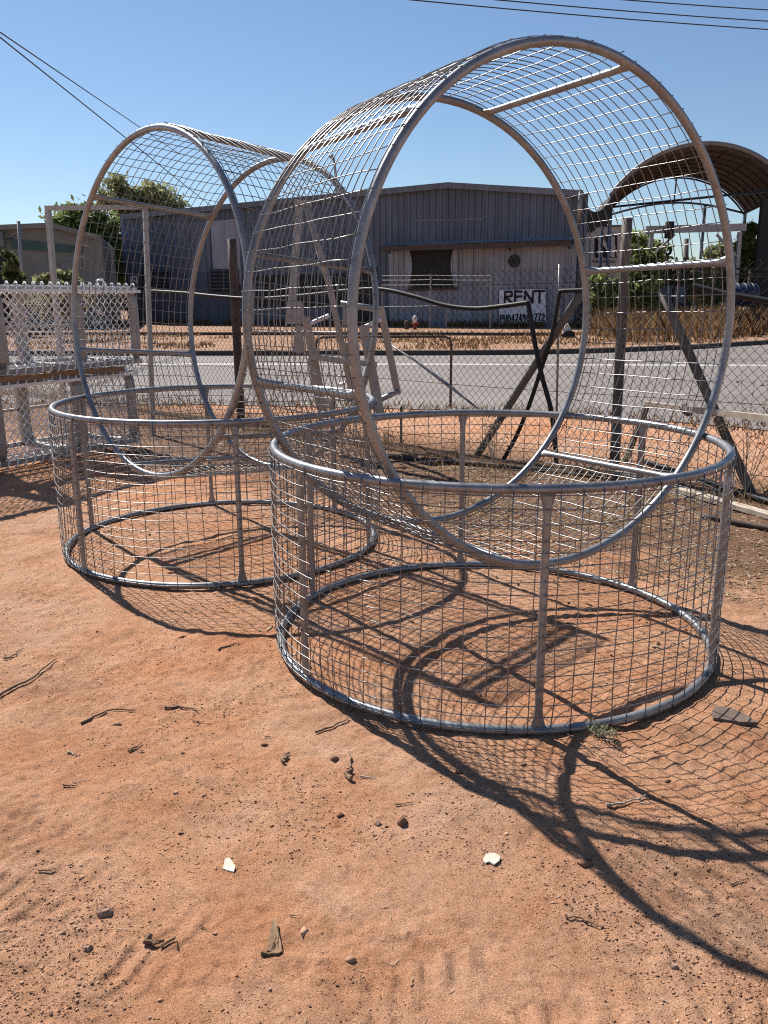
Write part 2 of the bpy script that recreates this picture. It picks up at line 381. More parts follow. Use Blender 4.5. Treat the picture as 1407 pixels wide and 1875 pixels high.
V = np.concatenate(rows); F = np.array([(r*260+i, r*260+i+1, (r+1)*260+i+1, (r+1)*260+i) for r in range(8) for i in range(259)])
tag(np_mesh('verge', V, F, MT['verge'], origin=(0, 0, 0)), kind='structure')

# ------------------------------------------------------------------ mesh cages: one prototype, four copies
def ring_pts(r, z, n=112, wob=0):
    t = np.linspace(0, 2*np.pi, n, endpoint=False); w = wob*np.sin(3*t + z*7)
    return np.stack([(r+w)*np.cos(t), (r+w)*np.sin(t), np.full(n, z)], 1)
def cage_parts():
    parts = []
    for z in (TR, HH):
        parts.append(('end_ring', MB().tube(ring_pts(RR, z), TR, 12, True), MT['pipe'], True))
    for k in range(6):
        a = k*math.pi/3; er, et = np.array([math.cos(a), math.sin(a), 0]), np.array([-math.sin(a), math.cos(a), 0])
        th = np.linspace(0, 2*np.pi, 10, endpoint=False); V = []; F = []
        prof = [(TR*1.2, .009, .030), (TR*2.2, .009, .028), (.075, .013, .019), (.11, .0155, .0155), (HH-.10, .0155, .0155), (HH-.06, .013, .019), (HH-TR*1.4, .009, .028), (HH-TR*.4, .009, .030)]
        for z, r1, r2 in prof:
            V += [er*(RR + r1*c) + et*(r2*s) + np.array([0, 0, z]) for c, s in zip(np.cos(th), np.sin(th))]
        for i in range(len(prof)-1):
            for m_ in range(10): F.append((i*10+m_, i*10+(m_+1) % 10, (i+1)*10+(m_+1) % 10, (i+1)*10+m_))
        parts.append(('post', MB().add(V, F), MT['pipe'], True))
    w = MB(); rw = RR + .0185; NW = 80; rg = np.random.default_rng(3)
    for k in range(NW):
        a = 2*math.pi*(k + .5 + rg.normal(0, .03))/NW
        zs = np.linspace(.006, HH + .008, 7); b = rg.normal(0, .0035, 7); c = rg.normal(0, .0024, 7)
        w.tube([((rw+bb)*math.cos(a+cc), (rw+bb)*math.sin(a+cc), z) for z, bb, cc in zip(zs, b, c)], .0023, 5)
    for k in range(18):
        z = .03 + (HH - .05)*k/17.0; t = np.linspace(0, 2*np.pi, 160, endpoint=False)
        rr = rw + .0042 + .0022*np.sin(6*t + k) + rg.normal(0, .0007, 160); zz = z + .0035*np.sin(2*t + k*2.1) + .0025*np.sin(5*t - k) + .0015*np.sin(17*t + 3*k)
        w.tube(np.stack([rr*np.cos(t), rr*np.sin(t), zz], 1), .0023, 5, True)
    # double thickness where the roll of mesh laps itself
    for da in (0, .011):
        w.tube([(rw*math.cos(2.09+da), rw*math.sin(2.09+da), z) for z in (.006, HH)], .0032, 5)
    parts.append(('wire_mesh', w, MT['wire'], True))
    return parts
cage = thing('mesh_cage', (0, 0, 0), '', 'cage'); CG = 'round galvanised mesh cages stacked in two pairs'
for nm, mb, mt, sm in cage_parts(): mb.build(nm, mt, cage, sm)
def copy_tree(o):
    c = o.copy(); COL.objects.link(c)
    for ch in list(o.children):
        d = ch.copy(); COL.objects.link(d); d.parent = c
    return c
def hmat(c, yaw, pit, ph):
    a = np.array([math.cos(yaw)*math.cos(pit), math.sin(yaw)*math.cos(pit), math.sin(pit)]); u = np.array([-math.sin(yaw), math.cos(yaw), 0]); v = np.cross(a, u)
    if v[2] < 0: v = -v
    x = u*math.cos(ph) + v*math.sin(ph); y = np.cross(a, x); o = np.array(c) - a*HH/2
    m = Matrix([[x[i], y[i], a[i], o[i]] for i in range(3)] + [[0, 0, 0, 1]]); return m
def vmat(c, ph): return Matrix.Translation((c[0], c[1], .0)) @ Matrix.Rotation(ph, 4, 'Z')
R_ = math.radians
MATS = [(vmat(A_C, R_(-87)), 'nearest galvanised mesh cage standing upright on the red dirt, on the right'),
        (hmat((A_C[0]+.004, A_C[1]+.018, 1.5087), 2.1271, -.0177, R_(46)), 'galvanised mesh cage lying on its side, highest of all, resting in the nearest upright cage'),
        (vmat(B_C, R_(-74)), 'upright galvanised mesh cage standing farther back on the dirt, on the left'),
        (hmat((-1.1085, 5.6155, 1.5257), .7802, -.0784, R_(44)), 'galvanised mesh cage lying on its side in the farther upright cage on the left')]
for i, (mw, lab) in enumerate(MATS):
    o = cage if i == 0 else copy_tree(cage)
    o.matrix_world = mw; tag(o, lab, 'cage', CG)

# ------------------------------------------------------------------ chain link
def chainlink(w, O, D, Up, L, Hm, pitch, r, bulge=None, twist=True, n=4):
    """diamond mesh on a plane: O corner, D unit along, Up unit up"""
    O, D, Up = map(lambda q: np.array(q, float), (O, D, Up)); N = np.cross(D, Up)
    nc = int(L/pitch); nst = int(Hm/(pitch*1.05))
    for i in range(nc):
        pts = []
        for j in range(nst + 1):
            s_ = (i + ((i + j) % 2))*pitch; z = Hm*j/nst; off = (r*1.3 if j % 2 else -r*1.3)
            b = bulge(s_, z) if bulge else 0
            pts.append(O + D*s_ + Up*z + N*(off + b))
        w.tube(pts, r, n, cap=False)
        if twist and i % 2:
            w.tube([O + D*(i*pitch) + Up*Hm, O + D*(i*pitch + pitch*.15) + Up*(Hm + pitch*.45) + N*.01], r, 4)
FP, FD = np.array([2.2, 7.82]), np.array([-.757, .653]); FD = FD/np.linalg.norm(FD); FN = np.array([FD[1], -FD[0]])*-1  # towards camera
if FN @ (-FP) < 0: FN = -FN
fence = thing('chain_link_fence', (FP[0], FP[1], 0), 'weathered chain link fence with leaning braces between the yard and the road', 'fence')
f0 = np.array([FP[0], FP[1], .03]) - np.array([FD[0], FD[1], 0])*3.2
w = MB(); L = 17.0
sag = lambda s, z: .03*math.sin(s*.9 + z*2) + .02*math.sin(s*2.3)
chainlink(w, f0, (FD[0], FD[1], 0), (0, 0, 1), L, 1.86, .042, .0027, sag)
w.build('wire_mesh', MT['fence_wire'], fence, fix=False)
for z in (1.73, .70, .10):
    MB().tube([f0 + np.array([FD[0]*s, FD[1]*s, z + .01*math.sin(s)]) for s in np.linspace(0, L, 60)], .0028, 5).build('tension_wire', MT['fence_wire'], fence)
def fp(u, v, off=.04): return on(u, v, FP + FN*off, FD)
def fpost(u0, v0, u1, v1, r, mat, name='post', off=-.02, taper=1.0, n=10):
    a, b = fp(u0, v0, off), fp(u1, v1, off); b = b + (b-a)*.02
    k = np.linspace(0, 1, 7)[:, None]; return MB().tube(a + (b-a)*k, [r*(taper + (1-taper)*t) for t in np.linspace(0, 1, 7)], n).build(name, mat, fence, True)
fpost(1149, 400, 1124, 866, .046, MT['grey_post'], n=14); fpost(425, 438, 442, 772, .058, MT['rust_post'], n=14)
fpost(1066, 534, 860, 856, .038, MT['grey_post'], 'brace', .06, n=12); fpost(1210, 530, 1388, 930, .041, MT['grey_post'], 'brace', .06, n=12)
fpost(1025, 484, 1018, 840, .012, MT['steel_grey']); fpost(735, 745, 735, 846, .014, MT['rust_post']); pass

def hose(name, px, label, r=.021, off=.09):
    P = np.array([fp(u, v, off) for u, v in px]); n = len(P); t = np.arange(n); tt = np.linspace(0, n-1, n*8)
    # Catmull-Rom
    Q = []
    for x in tt:
        i = min(int(x), n-2); f = x - i; p0, p1, p2, p3 = P[max(i-1, 0)], P[i], P[i+1], P[min(i+2, n-1)]
        Q.append(.5*((2*p1) + (-p0+p2)*f + (2*p0-5*p1+4*p2-p3)*f*f + (-p0+3*p1-3*p2+p3)*f**3))
    o = MB().tube(Q, r, 10).build(name, MT['hose'], None, True); return tag(o, label, 'hose', 'black poly pipes draped on the fence')
hose('poly_pipe', [(278, 533), (340, 537), (400, 543), (470, 547), (560, 541), (640, 532), (700, 530), (760, 543), (815, 559), (870, 565), (925, 560), (962, 555), (967, 556), (970, 570), (980, 630), (993, 690), (1008, 745), (1016, 800), (1019, 848)], 'long black poly pipe sagging along the fence then kinked down past the hand painted sign', .024)
hose('poly_pipe', [(1078, 531), (1050, 532), (1030, 533), (1025, 537), (1020, 565), (1008, 625), (990, 680), (970, 740), (945, 800), (918, 848)], 'short black poly pipe hooked at the fence top and crossing the kinked pipe', .021)
hose('poly_pipe', [(1270, 523), (1300, 531), (1340, 540), (1407, 551), (1460, 562)], 'black poly pipe resting along the fence at the right edge', .026)

# ------------------------------------------------------------------ things around the fence
bf = thing('steel_bench_frame', gnd(1150, 832), 'low pale steel frame leaning at the foot of the fence post', 'frame')
a, b = at(1184, 740, 7.9), at(1440, 770, 6.35)
MB().beam(a, b, .05, .05).build('rail', MT['old_timber'], bf); MB().beam(a + np.array([0, 0, -.03]), at(1146, 832, 8.35)*[1, 1, 0] + [0, 0, .0], .045).build('leg', MT['grey_post'], bf)
MB().beam(at(1252, 745, 7.45), at(1264, 757, 7.35), .06).build('bracket', MT['grey_post'], bf)
MB().beam(b, b*[1, 1, 0] + np.array([.1, .2, 0]), .045).build('leg', MT['grey_post'], bf)
def ground_bar(name, p, q, w, h, mat, label, cat, round_=False):
    a, b = gnd(*p), gnd(*q); n = 12; pts = [a + (b-a)*t for t in np.linspace(0, 1, n)]
    for p_ in pts: p_[2] = gz(p_[0], p_[1])*.5 + h/2 + .004
    m = MB().tube(pts, h/2, 10) if round_ else MB().beam(pts[0], pts[-1], w, h)
    return tag(m.build(name, mat, None, round_), label, cat)
ground_bar('timber_plank', (1130, 868), (1460, 962), .10, .035, MT['old_timber'], 'long pale timber plank lying on the ground at the foot of the fence', 'plank')
ground_bar('steel_pipe', (1285, 950), (1470, 985), .05, .04, MT['rust_post'], 'dark steel pipe lying in front of the pale plank at the right edge', 'pipe', True)
ground_bar('steel_pipe', (700, 838), (1130, 878), .05, .045, MT['rust_post'], 'rusty pipe lying in dry grass behind the nearest cage', 'pipe', True)
ground_bar('black_pipe', (1180, 850), (1440, 935), .05, .05, MT['hose'], 'black pipe lying along the fence behind the pale plank', 'pipe', True)

# pipe barrier beyond the fence
bl, br = gnd(582, 748), gnd(826, 748); hz = 1.07
br_ = br.copy(); br_[1] = bl[1]
pts = [bl*[1, 1, 0], bl + [0, 0, hz-.1], bl + [.03, 0, hz-.03], bl + [.1, 0, hz], br_ + [-.1, 0, hz], br_ + [-.03, 0, hz-.03], br_ + [0, 0, hz-.1], br_*[1, 1, 0]]
tag(MB().tube(pts, .020, 10).build('pipe_barrier', MT['rust_post'], None, True), 'brown hoop shaped pipe barrier on the near edge of the road beyond the fence', 'barrier')
tag(MB().tube([fp(700, 622, .02), fp(760, 660, .02), fp(822, 706, .03), fp(850, 728, .03), fp(880, 752, .03)], [.012, .012, .02, .012, .012], 6).build('tie_strap', MT['steel_grey'], None, True), 'grey twisted strap hanging slantwise on the fence beside the barrier', 'strap')

# ------------------------------------------------------------------ aluminium cage racks on the left
RP, RD = np.array([-3.67, 7.85]), np.array([.504, .864]); RD = RD/np.linalg.norm(RD); RN = np.array([RD[1], -RD[0]])  # RN faces right / camera
def rack(z0, z1, label, s0, s1, hoops, diag):
    P0 = np.array([*(RP + RD*s0), z0]); t = thing('mesh_rack', P0, label, 'rack', 'aluminium mesh racks stacked on the left')
    D3, N3, U3 = np.array([*RD, 0]), np.array([*RN, 0]), np.array([0, 0, 1.]); Hh = z1 - z0; W = .95; cr_ = .17
    def corner_path(ins=0):
        pts = []
        for cx, cz, a0 in ((-cr_, Hh-cr_, 0), (-W+cr_, Hh-cr_, 90), (-W+cr_, cr_, 180), (-cr_, cr_, 270)):
            for k in range(6):
                a = math.radians(a0 + k*18); pts.append((cx + (cr_-ins)*math.cos(a), cz + (cr_-ins)*math.sin(a)))
        return pts
    for s_, wd in hoops:
        o_, i_ = corner_path(0), corner_path(.045); n = len(o_); V = []; F = []; S = RP + RD*s_
        for dd in (-wd/2, wd/2):
            for q in (o_, i_):
                V += [np.array([*S, z0]) + D3*dd + N3*x + U3*z for x, z in q]
        for k in range(n):
            j = (k+1) % n
            F += [(k, j, 2*n+j, 2*n+k), (n+k, 3*n+k, 3*n+j, n+j), (k, n+k, n+j, j), (2*n+k, 2*n+j, 3*n+j, 3*n+k)]
        MB().add(V, F).build('hoop', MT['alu'], t)
    B0 = np.array([*(RP + RD*s0), z0]); L = s1 - s0
    for x, z in ((-.02, Hh-.03), (-W+.02, Hh-.03), (-.02, .03), (-W+.02, .03), (-W+.01, Hh*.5)):
        MB().beam(B0 + N3*x + U3*z, B0 + N3*x + U3*z + D3*L, .035, .05 if abs(z - Hh*.5) > .1 else .03).build('rail', MT['alu'], t)
    MB().beam(B0 + N3*.005 + U3*(Hh-.045), B0 + N3*.005 + U3*(Hh-.045) + D3*L, .03, .09, up=N3).build('sunlit_top_flat', MT['alu_wire'], t)  # near-white face: sunlit highlight along the rack's top edge put into its colour
    w = MB(); chainlink(w, B0 - N3*.048 + U3*.05, D3, U3, L-.03, Hh-.10, .041, .0060, None, False)
    chainlink(w, B0 - N3*(W-.0) + U3*.05, D3, U3, L-.03, Hh-.10, .041, .0038, None, False)
    chainlink(w, B0 - N3*.02 + U3*(Hh+.004), D3, -N3, L-.03, W-.06, .041, .0044, None, False)
    chainlink(w, B0 - N3*.02 + U3*.012, D3, -N3, L-.03, W-.06, .041, .0040, None, False)
    k = 0.0
    while k < L - .05:                                   # mesh ends wrapped over the top and bottom rails
        for zc in (Hh-.02, .03):
            th = np.linspace(-.3*math.pi, .75*math.pi, 7)
            w.tube([B0 + D3*(k + .012*q) + N3*(-.02 + .058*math.cos(x)) + U3*(zc + .058*math.sin(x)) for q, x in enumerate(th)], .0085, 6)
        k += .098
    w.build('wire_mesh', MT['alu_wire'], t, fix=False)
    for s_ in diag:
        p = B0*[1, 1, 1] + D3*(s_-s0) + N3*.06 + U3*(Hh-.12)
        MB().tube([p, p + D3*.25 - U3*.17], .011, 8).build('tie_rod', MT['alu_wire'], t); MB().tube([p + D3*.12 - U3*.24 , p + D3*.22 - U3*.24], .009, 6).build('clip', MT['alu_wire'], t)
    return t
rack(.93, 1.755, 'upper aluminium mesh rack with broad flat uprights, on top of the left stack', -1.6, 1.93, [(-1.1, .16), (.16, .16), (1.10, .13), (1.87, .10)], [.20, 1.12])
rack(.06, .875, 'lower aluminium mesh rack with blue grey rounded corners, at the bottom of the left stack', -1.9, 1.80, [(-1.3, .16), (.03, .16), (1.02, .13), (1.74, .10)], [])
for i, (u, v, ln, lab) in enumerate([(90, 690, 1.0, 'brown timber bearer wedged between the two mesh racks, nearer end'), (222, 668, .9, 'brown timber bearer wedged between the two mesh racks, farther end')]):
    q = on(u, v, RP + RN*.05, RD); q[2] = .903; d = np.array([-.55, -.80, 0]) if False else np.array([*(-RD*.97 - RN*.10), 0])
    tag(MB().beam(q, q + d*ln, .12, .048).build('timber_bearer', MT['timber'], None), lab, 'timber', 'timber bearers between the racks')
tag(MB().tube([on(178, 527, RP - RN*.3, RD), on(178, 514, RP - RN*.3, RD), on(181, 512.5, RP - RN*.3, RD), on(188, 512.5, RP - RN*.3, RD), on(190, 515, RP - RN*.3, RD), on(190, 527, RP - RN*.3, RD)], .012, 6).build('pipe_hoop', MT['alu_wire'], None), 'small bent metal hoop standing on the upper mesh rack', 'hoop')

# tall goal shaped frame behind the racks
tf = thing('goal_frame', (at(95, 520, 10.3)*[1, 1, 0]), 'tall silver goal shaped frame standing behind the mesh racks', 'frame')
tl, tr_ = at(88, 381, 10.3), at(266, 379, 10.3)
MB().beam(tl + [-.03, 0, 0], tr_ + [.03, 0, 0], .05, .05).build('crossbar', MT['alu'], tf)
MB().beam(tl - [0, 0, .026], np.array([at(98, 515, 10.3)[0] - .0, 10.25, .0]), .055).build('upright', MT['alu'], tf)
MB().beam(tr_ - [0, 0, .026], np.array([at(275, 690, 10.3)[0], 10.25, .0]), .055).build('upright', MT['alu'], tf)
k0, k1 = at(180, 378, 10.3), at(232, 382, 9.6)

# ------------------------------------------------------------------ two steel stands behind the nearest cages
sd = 9.3
st = thing('steel_stand', at(575, 760, sd)*[1, 1, 0], 'tall steel A frame stand with pale plates, joined at its peak', 'stand')
MB().beam(at(549, 372, sd), at(534, 560, sd), .075).build('upright', MT['alu'], st)
MB().tube([at(560, 374, sd-.05), at(603, 520, sd-.05), at(622, 610, sd-.05), at(648, 735, sd-.05), at(654, 772, sd-.05)], .036, 10).build('pole', MT['beige_steel'], st, True)
MB().beam(at(541, 371, sd-.02), at(571, 374, sd-.02), .07, .06).build('peak_cap', MT['beige_steel'], st)
def plate(pts, y, t, mat, par, nm='plate', yy=None):
    P = [at(u, v, y + (0 if yy is None else yy[i])) for i, (u, v) in enumerate(pts)]; return MB().prism(P, (0, t, 0)).build(nm, mat, par)
plate([(526, 553), (553, 552), (559, 590), (556, 594), (526, 593)], sd-.08, .05, MT['alu'], st)
plate([(552, 578), (567, 581), (582, 655), (584, 700), (566, 655)], sd-.16, .07, MT['beige_steel'], st, 'leg_plate')
plate([(540, 596), (553, 596), (558, 645), (536, 645)], sd-.1, .05, MT['alu'], st)
MB().beam(at(573, 655, sd-.15), at(594, 770, sd-.25), .11, .05).build('leg', MT['beige_steel'], st)
MB().tube([at(569, 592, sd-.2), at(602, 578, sd-.12)], .022, 8).build('strut', MT['alu_wire'], st)
MB().beam(at(568, 653, sd-.2), at(690, 668, sd-.1), .075, .06).build('shelf_rail', MT['alu'], st)
MB().tube([at(622, 705, sd-.1), at(632, 702, sd-.1)], .02, 8).build('peg', MT['alu_wire'], st)
s2 = thing('steel_stand', at(690, 770, sd)*[1, 1, 0], 'low steel stand with slanting beige legs and open tube ends', 'stand')
MB().tube([at(624, 556, sd+.1), at(699, 567, sd+.1)], .034, 12).build('top_rail', MT['alu'], s2, True)
MB().beam(at(697, 562, sd+.1), at(729, 722, sd+.05), .065).build('leg', MT['beige_steel'], s2)
MB().tube([at(665, 600, sd), at(699, 585, sd+.06)], .022, 8).build('strut', MT['alu_wire'], s2)
MB().tube([at(690, 735, sd-.1), at(729, 717, sd+.02)], .030, 8).build('foot_rail', MT['alu'], s2, True)
plate([(629, 563), (651, 566), (654, 596), (626, 596)], sd+.05, .05, MT['alu'], s2); plate([(633, 628), (652, 630), (652, 655), (633, 655)], sd+.02, .05, MT['alu'], s2)
MB().beam(at(666, 596, sd-.02), at(698, 770, sd-.22), .10, .05).build('leg', MT['beige_steel'], s2)
plate([(668, 634), (681, 636), (676, 676), (671, 700)], sd-.1, .05, MT['alu'], s2)
MB().beam(at(620, 724, sd-.12), at(672, 738, sd-.1), .07, .05).build('shelf_rail', MT['alu'], s2)

# ------------------------------------------------------------------ warehouse
WL, WR = gnd(280, 597.5), gnd(1065, 605.0)
WD = (WR - WL)[:2]; WD = WD/np.linalg.norm(WD); WN = np.array([WD[1], -WD[0]])
def wp(u, v, off=0.0): return on(u, v, WL[:2] + WN*off, WD)
wh = thing('warehouse', ((WL[0]+WR[0])/2, (WL[1]+WR[1])/2, 0), 'long dark corrugated warehouse with low gable and awning across the road', 'warehouse')
def wcoord(p): return (p[:2] - WL[:2]) @ WD
def ribbed(name, poly_top, u0, u1, vb, off, mat, parent, pitch=.30, dep=.035, zb=None):
    """ribbed sheet between columns; poly_top = list of (px, py) of the upper edge"""
    T = [wp(u, v) for u, v in poly_top]; ts = [wcoord(p) for p in T]; tz = [p[2] for p in T]
    s0, s1 = wcoord(wp(u0, 500)), wcoord(wp(u1, 500)); V = []; F = []; x = s0; prof = [(0, 0), (.55, 0), (.65, 1), (.90, 1)]
    cols = []
    while x < s1:
        for q, h in prof:
            if x + q*pitch < s1: cols.append((x + q*pitch, h*dep))
        x += pitch
    for s_, h in cols:
        p = WL[:2] + WD*s_ + WN*(off + h); bz = zb if zb is not None else wp(u0, vb)[2]
        V += [(*p, bz), (*p, np.interp(s_, ts, tz))]
    F = [(2*i, 2*i+2, 2*i+3, 2*i+1) for i in range(len(cols)-1)]
    return MB().add(V, F).build(name, mat, parent, fix=False)
TOP = [(228, 397), (420, 379), (560, 365), (825, 339), (1071, 354)]
ribbed('wall', TOP, 228, 1071, 600, 0, MT['clad_dark'], wh, .38, .075, zb=0.1)
# depth of the building: side walls and roof
bk = np.array([3.0, 22.0, 0]); tp = [wp(u, v) for u, v in TOP]
for p in (tp[0], tp[-1]): MB().quad([p[0], p[1], .1], p, p + bk, np.array([p[0], p[1], .1]) + bk).build('side_wall', MT['clad_dark'], wh, fix=False)
ov = np.array([*(WN*.35), 0]); mb = MB()
for a, b in ((tp[0], tp[3]), (tp[3], tp[-1])):
    mb.prism([a + ov + [0, 0, .02], b + ov + [0, 0, .02], b + bk + [0, 0, .02], a + bk + [0, 0, .02]], (0, 0, .07))
mb.build('roof', MT['roof'], wh)
mb = MB()
for a, b in ((tp[0], tp[3]), (tp[3], tp[-1])): mb.prism([a + ov*1.05 + [0, 0, -.20], b + ov*1.05 + [0, 0, -.20], b + ov*1.05 + [0, 0, .11], a + ov*1.05 + [0, 0, .11]], (*(WN*.04), 0))
mb.build('fascia', MT['clad_mid'], wh)
ribbed('lower_cladding', [(714, 456), (1062, 447)], 714, 1062, 600, .08, MT['clad_light'], wh, .30, .05, zb=.12)
ribbed('side_cladding', [(392, 405), (445, 400)], 392, 445, 522, .08, MT['clad_light'], wh, .30, .03)
ribbed('side_cladding', [(330, 408), (391, 405)], 330, 391, 500, .05, MT['clad_mid'], wh, .30, .03)
MB().prism([wp(245, 562, .06), wp(712, 566, .06), wp(712, 604, .06), wp(245, 598, .06)], (*(WN*.05), 0)).build('plinth', MT['clad_dark'], wh)
# awning
aw0, aw1 = wp(711, 452, .1), wp(1053, 441, .1); k = 150; V = []; F = []
for i in range(k):
    t = i/(k-1); p = aw0 + (aw1-aw0)*t; z = .035*math.sin(i*2.1)
    V += [p + [0, 0, z + .20], p + np.array([*(WN*1.0), z + .0])]
F = [(2*i, 2*i+2, 2*i+3, 2*i+1) for i in range(k-1)]
o = MB().add(V, F).build('awning', MT['clad_light'], wh, fix=False)
e0, e1 = aw0 + np.array([*(WN*.94), -.17]), aw1 + np.array([*(WN*.94), -.17])
MB().beam(e0, e1, .06, .26).build('awning_beam', MT['rust_post'], wh)
for t in (.02, .35, .68, .98): MB().beam(e0 + (e1-e0)*t, e0 + (e1-e0)*t - np.array([*(WN*.85), .2]), .06).build('awning_bracket', MT['rust_post'], wh)
# big window under the awning with bowed edges
wn0 = [(750, 452), (832, 449), (834, 526), (754, 530)]
MB().prism([wp(u, v, .13) for u, v in wn0], (*(WN*.02), 0)).build('window', MT['dark'], wh)
for sgn, cx in ((1, 747), (-1, 834)):
    pts = []
    for q in np.linspace(0, 1, 11):
        v = 450 + 80*q - (2 if sgn < 0 else 0); pts.append((cx + sgn*7*math.sin(math.pi*min(q*1.05, 1)), v))
    MB().tube([wp(u, v, .20) for u, v in pts], .05, 6).build('window_edge', MT['clad_light'], wh, True)
    poly = [wp(cx - sgn*5, 450, .165)] + [wp(u, v, .165) for u, v in pts] + [wp(cx - sgn*5, 530, .165)]
    MB().prism(poly, (*(WN*.02), 0)).build('window_curtain', MT['clad_light'], wh)
MB().beam(wp(748, 531, .2), wp(838, 528, .2), .12, .12).build('window_sill', MT['rust_post'], wh)
MB().beam(wp(748, 450, .25), wp(838, 447, .25), .10, .10).build('window_head', MT['clad_light'], wh)
# fan vent
c = wp(942, 478, .17); X3 = np.array([*WD, 0]); N3 = np.array([*WN, 0]); th = np.linspace(0, 2*np.pi, 28, endpoint=False)
fan = MB().prism([c + X3*.30*math.cos(a) + np.array([0, 0, .30*math.sin(a)]) for a in th], N3*.03).build('fan_vent', MT['clad_mid'], wh)
m_ = MB()
for rr in (.30, .21, .12): m_.tube([c + N3*.06 + X3*rr*math.cos(a) + np.array([0, 0, rr*math.sin(a)]) for a in th], .022, 6, True)
for a in (0, 1.05, 2.1): m_.tube([c + N3*.06 - X3*.3*math.cos(a) - np.array([0, 0, .3*math.sin(a)]), c + N3*.06 + X3*.3*math.cos(a) + np.array([0, 0, .3*math.sin(a)])], .015, 5)
m_.build('grille', MT['dark'], fan)
for us, v0, v1 in (((257, 312), 495, 533), ((384, 437), 493, 534)):
    P = [(us[0], v0), (us[1], v0), (us[1], v1), (us[0], v1)]
    lv = MB().prism([wp(u, v, .14) for u, v in P], N3*.02).build('louvre_window', MT['dark'], wh); m_ = MB()
    for k in range(6):
        v = v0 + 3 + (v1-v0-4)*k/5.5; a, b = wp(us[0]+1, v, .20), wp(us[1]-1, v, .20); m_.beam(a, b, .10, .035, up=(0, .6, 1))
    for u in (us[0]+1, (us[0]*.5+us[1]*.5), us[1]-1): m_.beam(wp(u, v0, .21), wp(u, v1, .21), .07)
    m_.build('louvre_blades', MT['clad_dark'], lv)
MB().prism([wp(u, v, .14) for u, v in [(652, 489), (690, 489), (691, 590), (652, 590)]], N3*.02).build('doorway', MT['dark'], wh)
MB().prism([wp(u, v, .13) for u, v in [(470, 505), (640, 500), (640, 560), (470, 560)]], N3*.02).build('window_band', MT['dark'], wh)
dp = [wp(1066, 352, .12), wp(1060, 602, .12)]
MB().tube(dp, .10, 8).build('downpipe', MT['clad_mid'], wh, True)
MB().tube([wp(1063, 350, .3), wp(1060, 407, .3)], .13, 8).build('vent_pipe', MT['alu'], wh, True)
m_ = MB(); m_.beam(wp(757, 404, .06), wp(886, 401, .06), .02, .11); m_.build('leftover_paint_strip', MT['clad_mid'], wh)  # pale strip of leftover paint on the wall, modelled as a thin bar

# hand painted sign leaning on the warehouse
sg = thing('painted_sign', wp(956, 592, .5)*[1, 1, 0], 'white board with hand painted dark lettering against the warehouse wall', 'sign')
SP = [wp(914, 531, .42), wp(999, 529, .42), wp(1000, 589, .42), wp(915, 593, .42)]
MB().prism(SP, -N3*.05).build('board', MT['sign'], sg)
def text_mesh(txt, size, bold=0.0, ext=.004, shear=0):
    cu = bpy.data.curves.new('lettering', 'FONT'); cu.body = txt; cu.size = size; cu.extrude = ext; cu.offset = bold; cu.shear = shear
    ob = bpy.data.objects.new('lettering', cu); COL.objects.link(ob); bpy.context.view_layer.update()
    dg = bpy.context.evaluated_depsgraph_get(); me = bpy.data.meshes.new_from_object(ob.evaluated_get(dg)); bpy.data.objects.remove(ob); return me
def put_text(txt, tl, tr, bl, parent, mat, bold, n, name='lettering'):
    me = text_mesh(txt, 1.0, bold); k = len(me.vertices); co = np.empty(k*3); me.vertices.foreach_get('co', co); co = co.reshape(-1, 3)
    x0, x1, y0, y1 = co[:, 0].min(), co[:, 0].max(), co[:, 1].min(), co[:, 1].max()
    tl, tr, bl = map(np.array, (tl, tr, bl)); U = tr - tl; Vd = tl - bl
    P = bl + ((co[:, 0]-x0)/(x1-x0))[:, None]*U + ((co[:, 1]-y0)/(y1-y0))[:, None]*Vd + np.array(n)*(co[:, 2:3]*3 + .012)
    me.vertices.foreach_set('co', P.astype(np.float32).ravel()); me.update(); me.materials.clear()
    return link_mesh(name, me, mat, parent)
GL = {'R': [[(0, 0), (.03, 1), (.62, .96), (.66, .6), (.05, .5), (.7, 0)]], 'E': [[(.68, 0), (0, .03), (.04, 1), (.66, .97)], [(.02, .52), (.55, .54)]], 'N': [[(0, 0), (.02, .98), (.66, .02), (.70, 1)]],
      'T': [[(-.05, .95), (.8, 1)], [(.40, .97), (.36, 0)]], 'P': [[(0, 0), (.02, 1), (.6, .95), (.6, .55), (.03, .48)]], 'H': [[(0, 0), (.02, 1)], [(.62, 0), (.6, 1)], [(0, .5), (.62, .52)]],
      '0': [[(.3, 0), (.03, .25), (.03, .75), (.3, 1), (.58, .75), (.58, .25), (.3, 0)]], '4': [[(.45, 0), (.42, 1), (0, .35), (.65, .33)]], '7': [[(0, .98), (.6, 1), (.18, 0)]],
      '9': [[(.52, .62), (.15, .5), (.05, .8), (.32, 1), (.55, .8), (.48, 0)]], '2': [[(.02, .78), (.28, 1), (.55, .75), (.02, .03), (.62, .02)]]}
def paint(txt, u0, u1, vt, vb, wd, seed):
    m = MB(); rgl = np.random.default_rng(seed); n = len(txt); cw = (u1-u0)/n
    for i, ch in enumerate(txt):
        for st_ in GL[ch]:
            P = [wp(u0 + cw*(i + .08 + (x + rgl.normal(0, .02))*1.05), vb - (vb-vt)*(y + rgl.normal(0, .02)) - i*.25, .435 + .001*i) for x, y in st_]
            for a, b in zip(P[:-1], P[1:]): d = (b-a)/np.linalg.norm(b-a); m.beam(a - d*wd*.35, b + d*wd*.35, wd, .012, up=tuple(N3))
    return m.build('lettering', MT['ink'], sg)
paint('RENT', 923, 998, 533.5, 555, .125, 1); paint('PH0474902772', 916, 999, 577, 590, .065, 2)
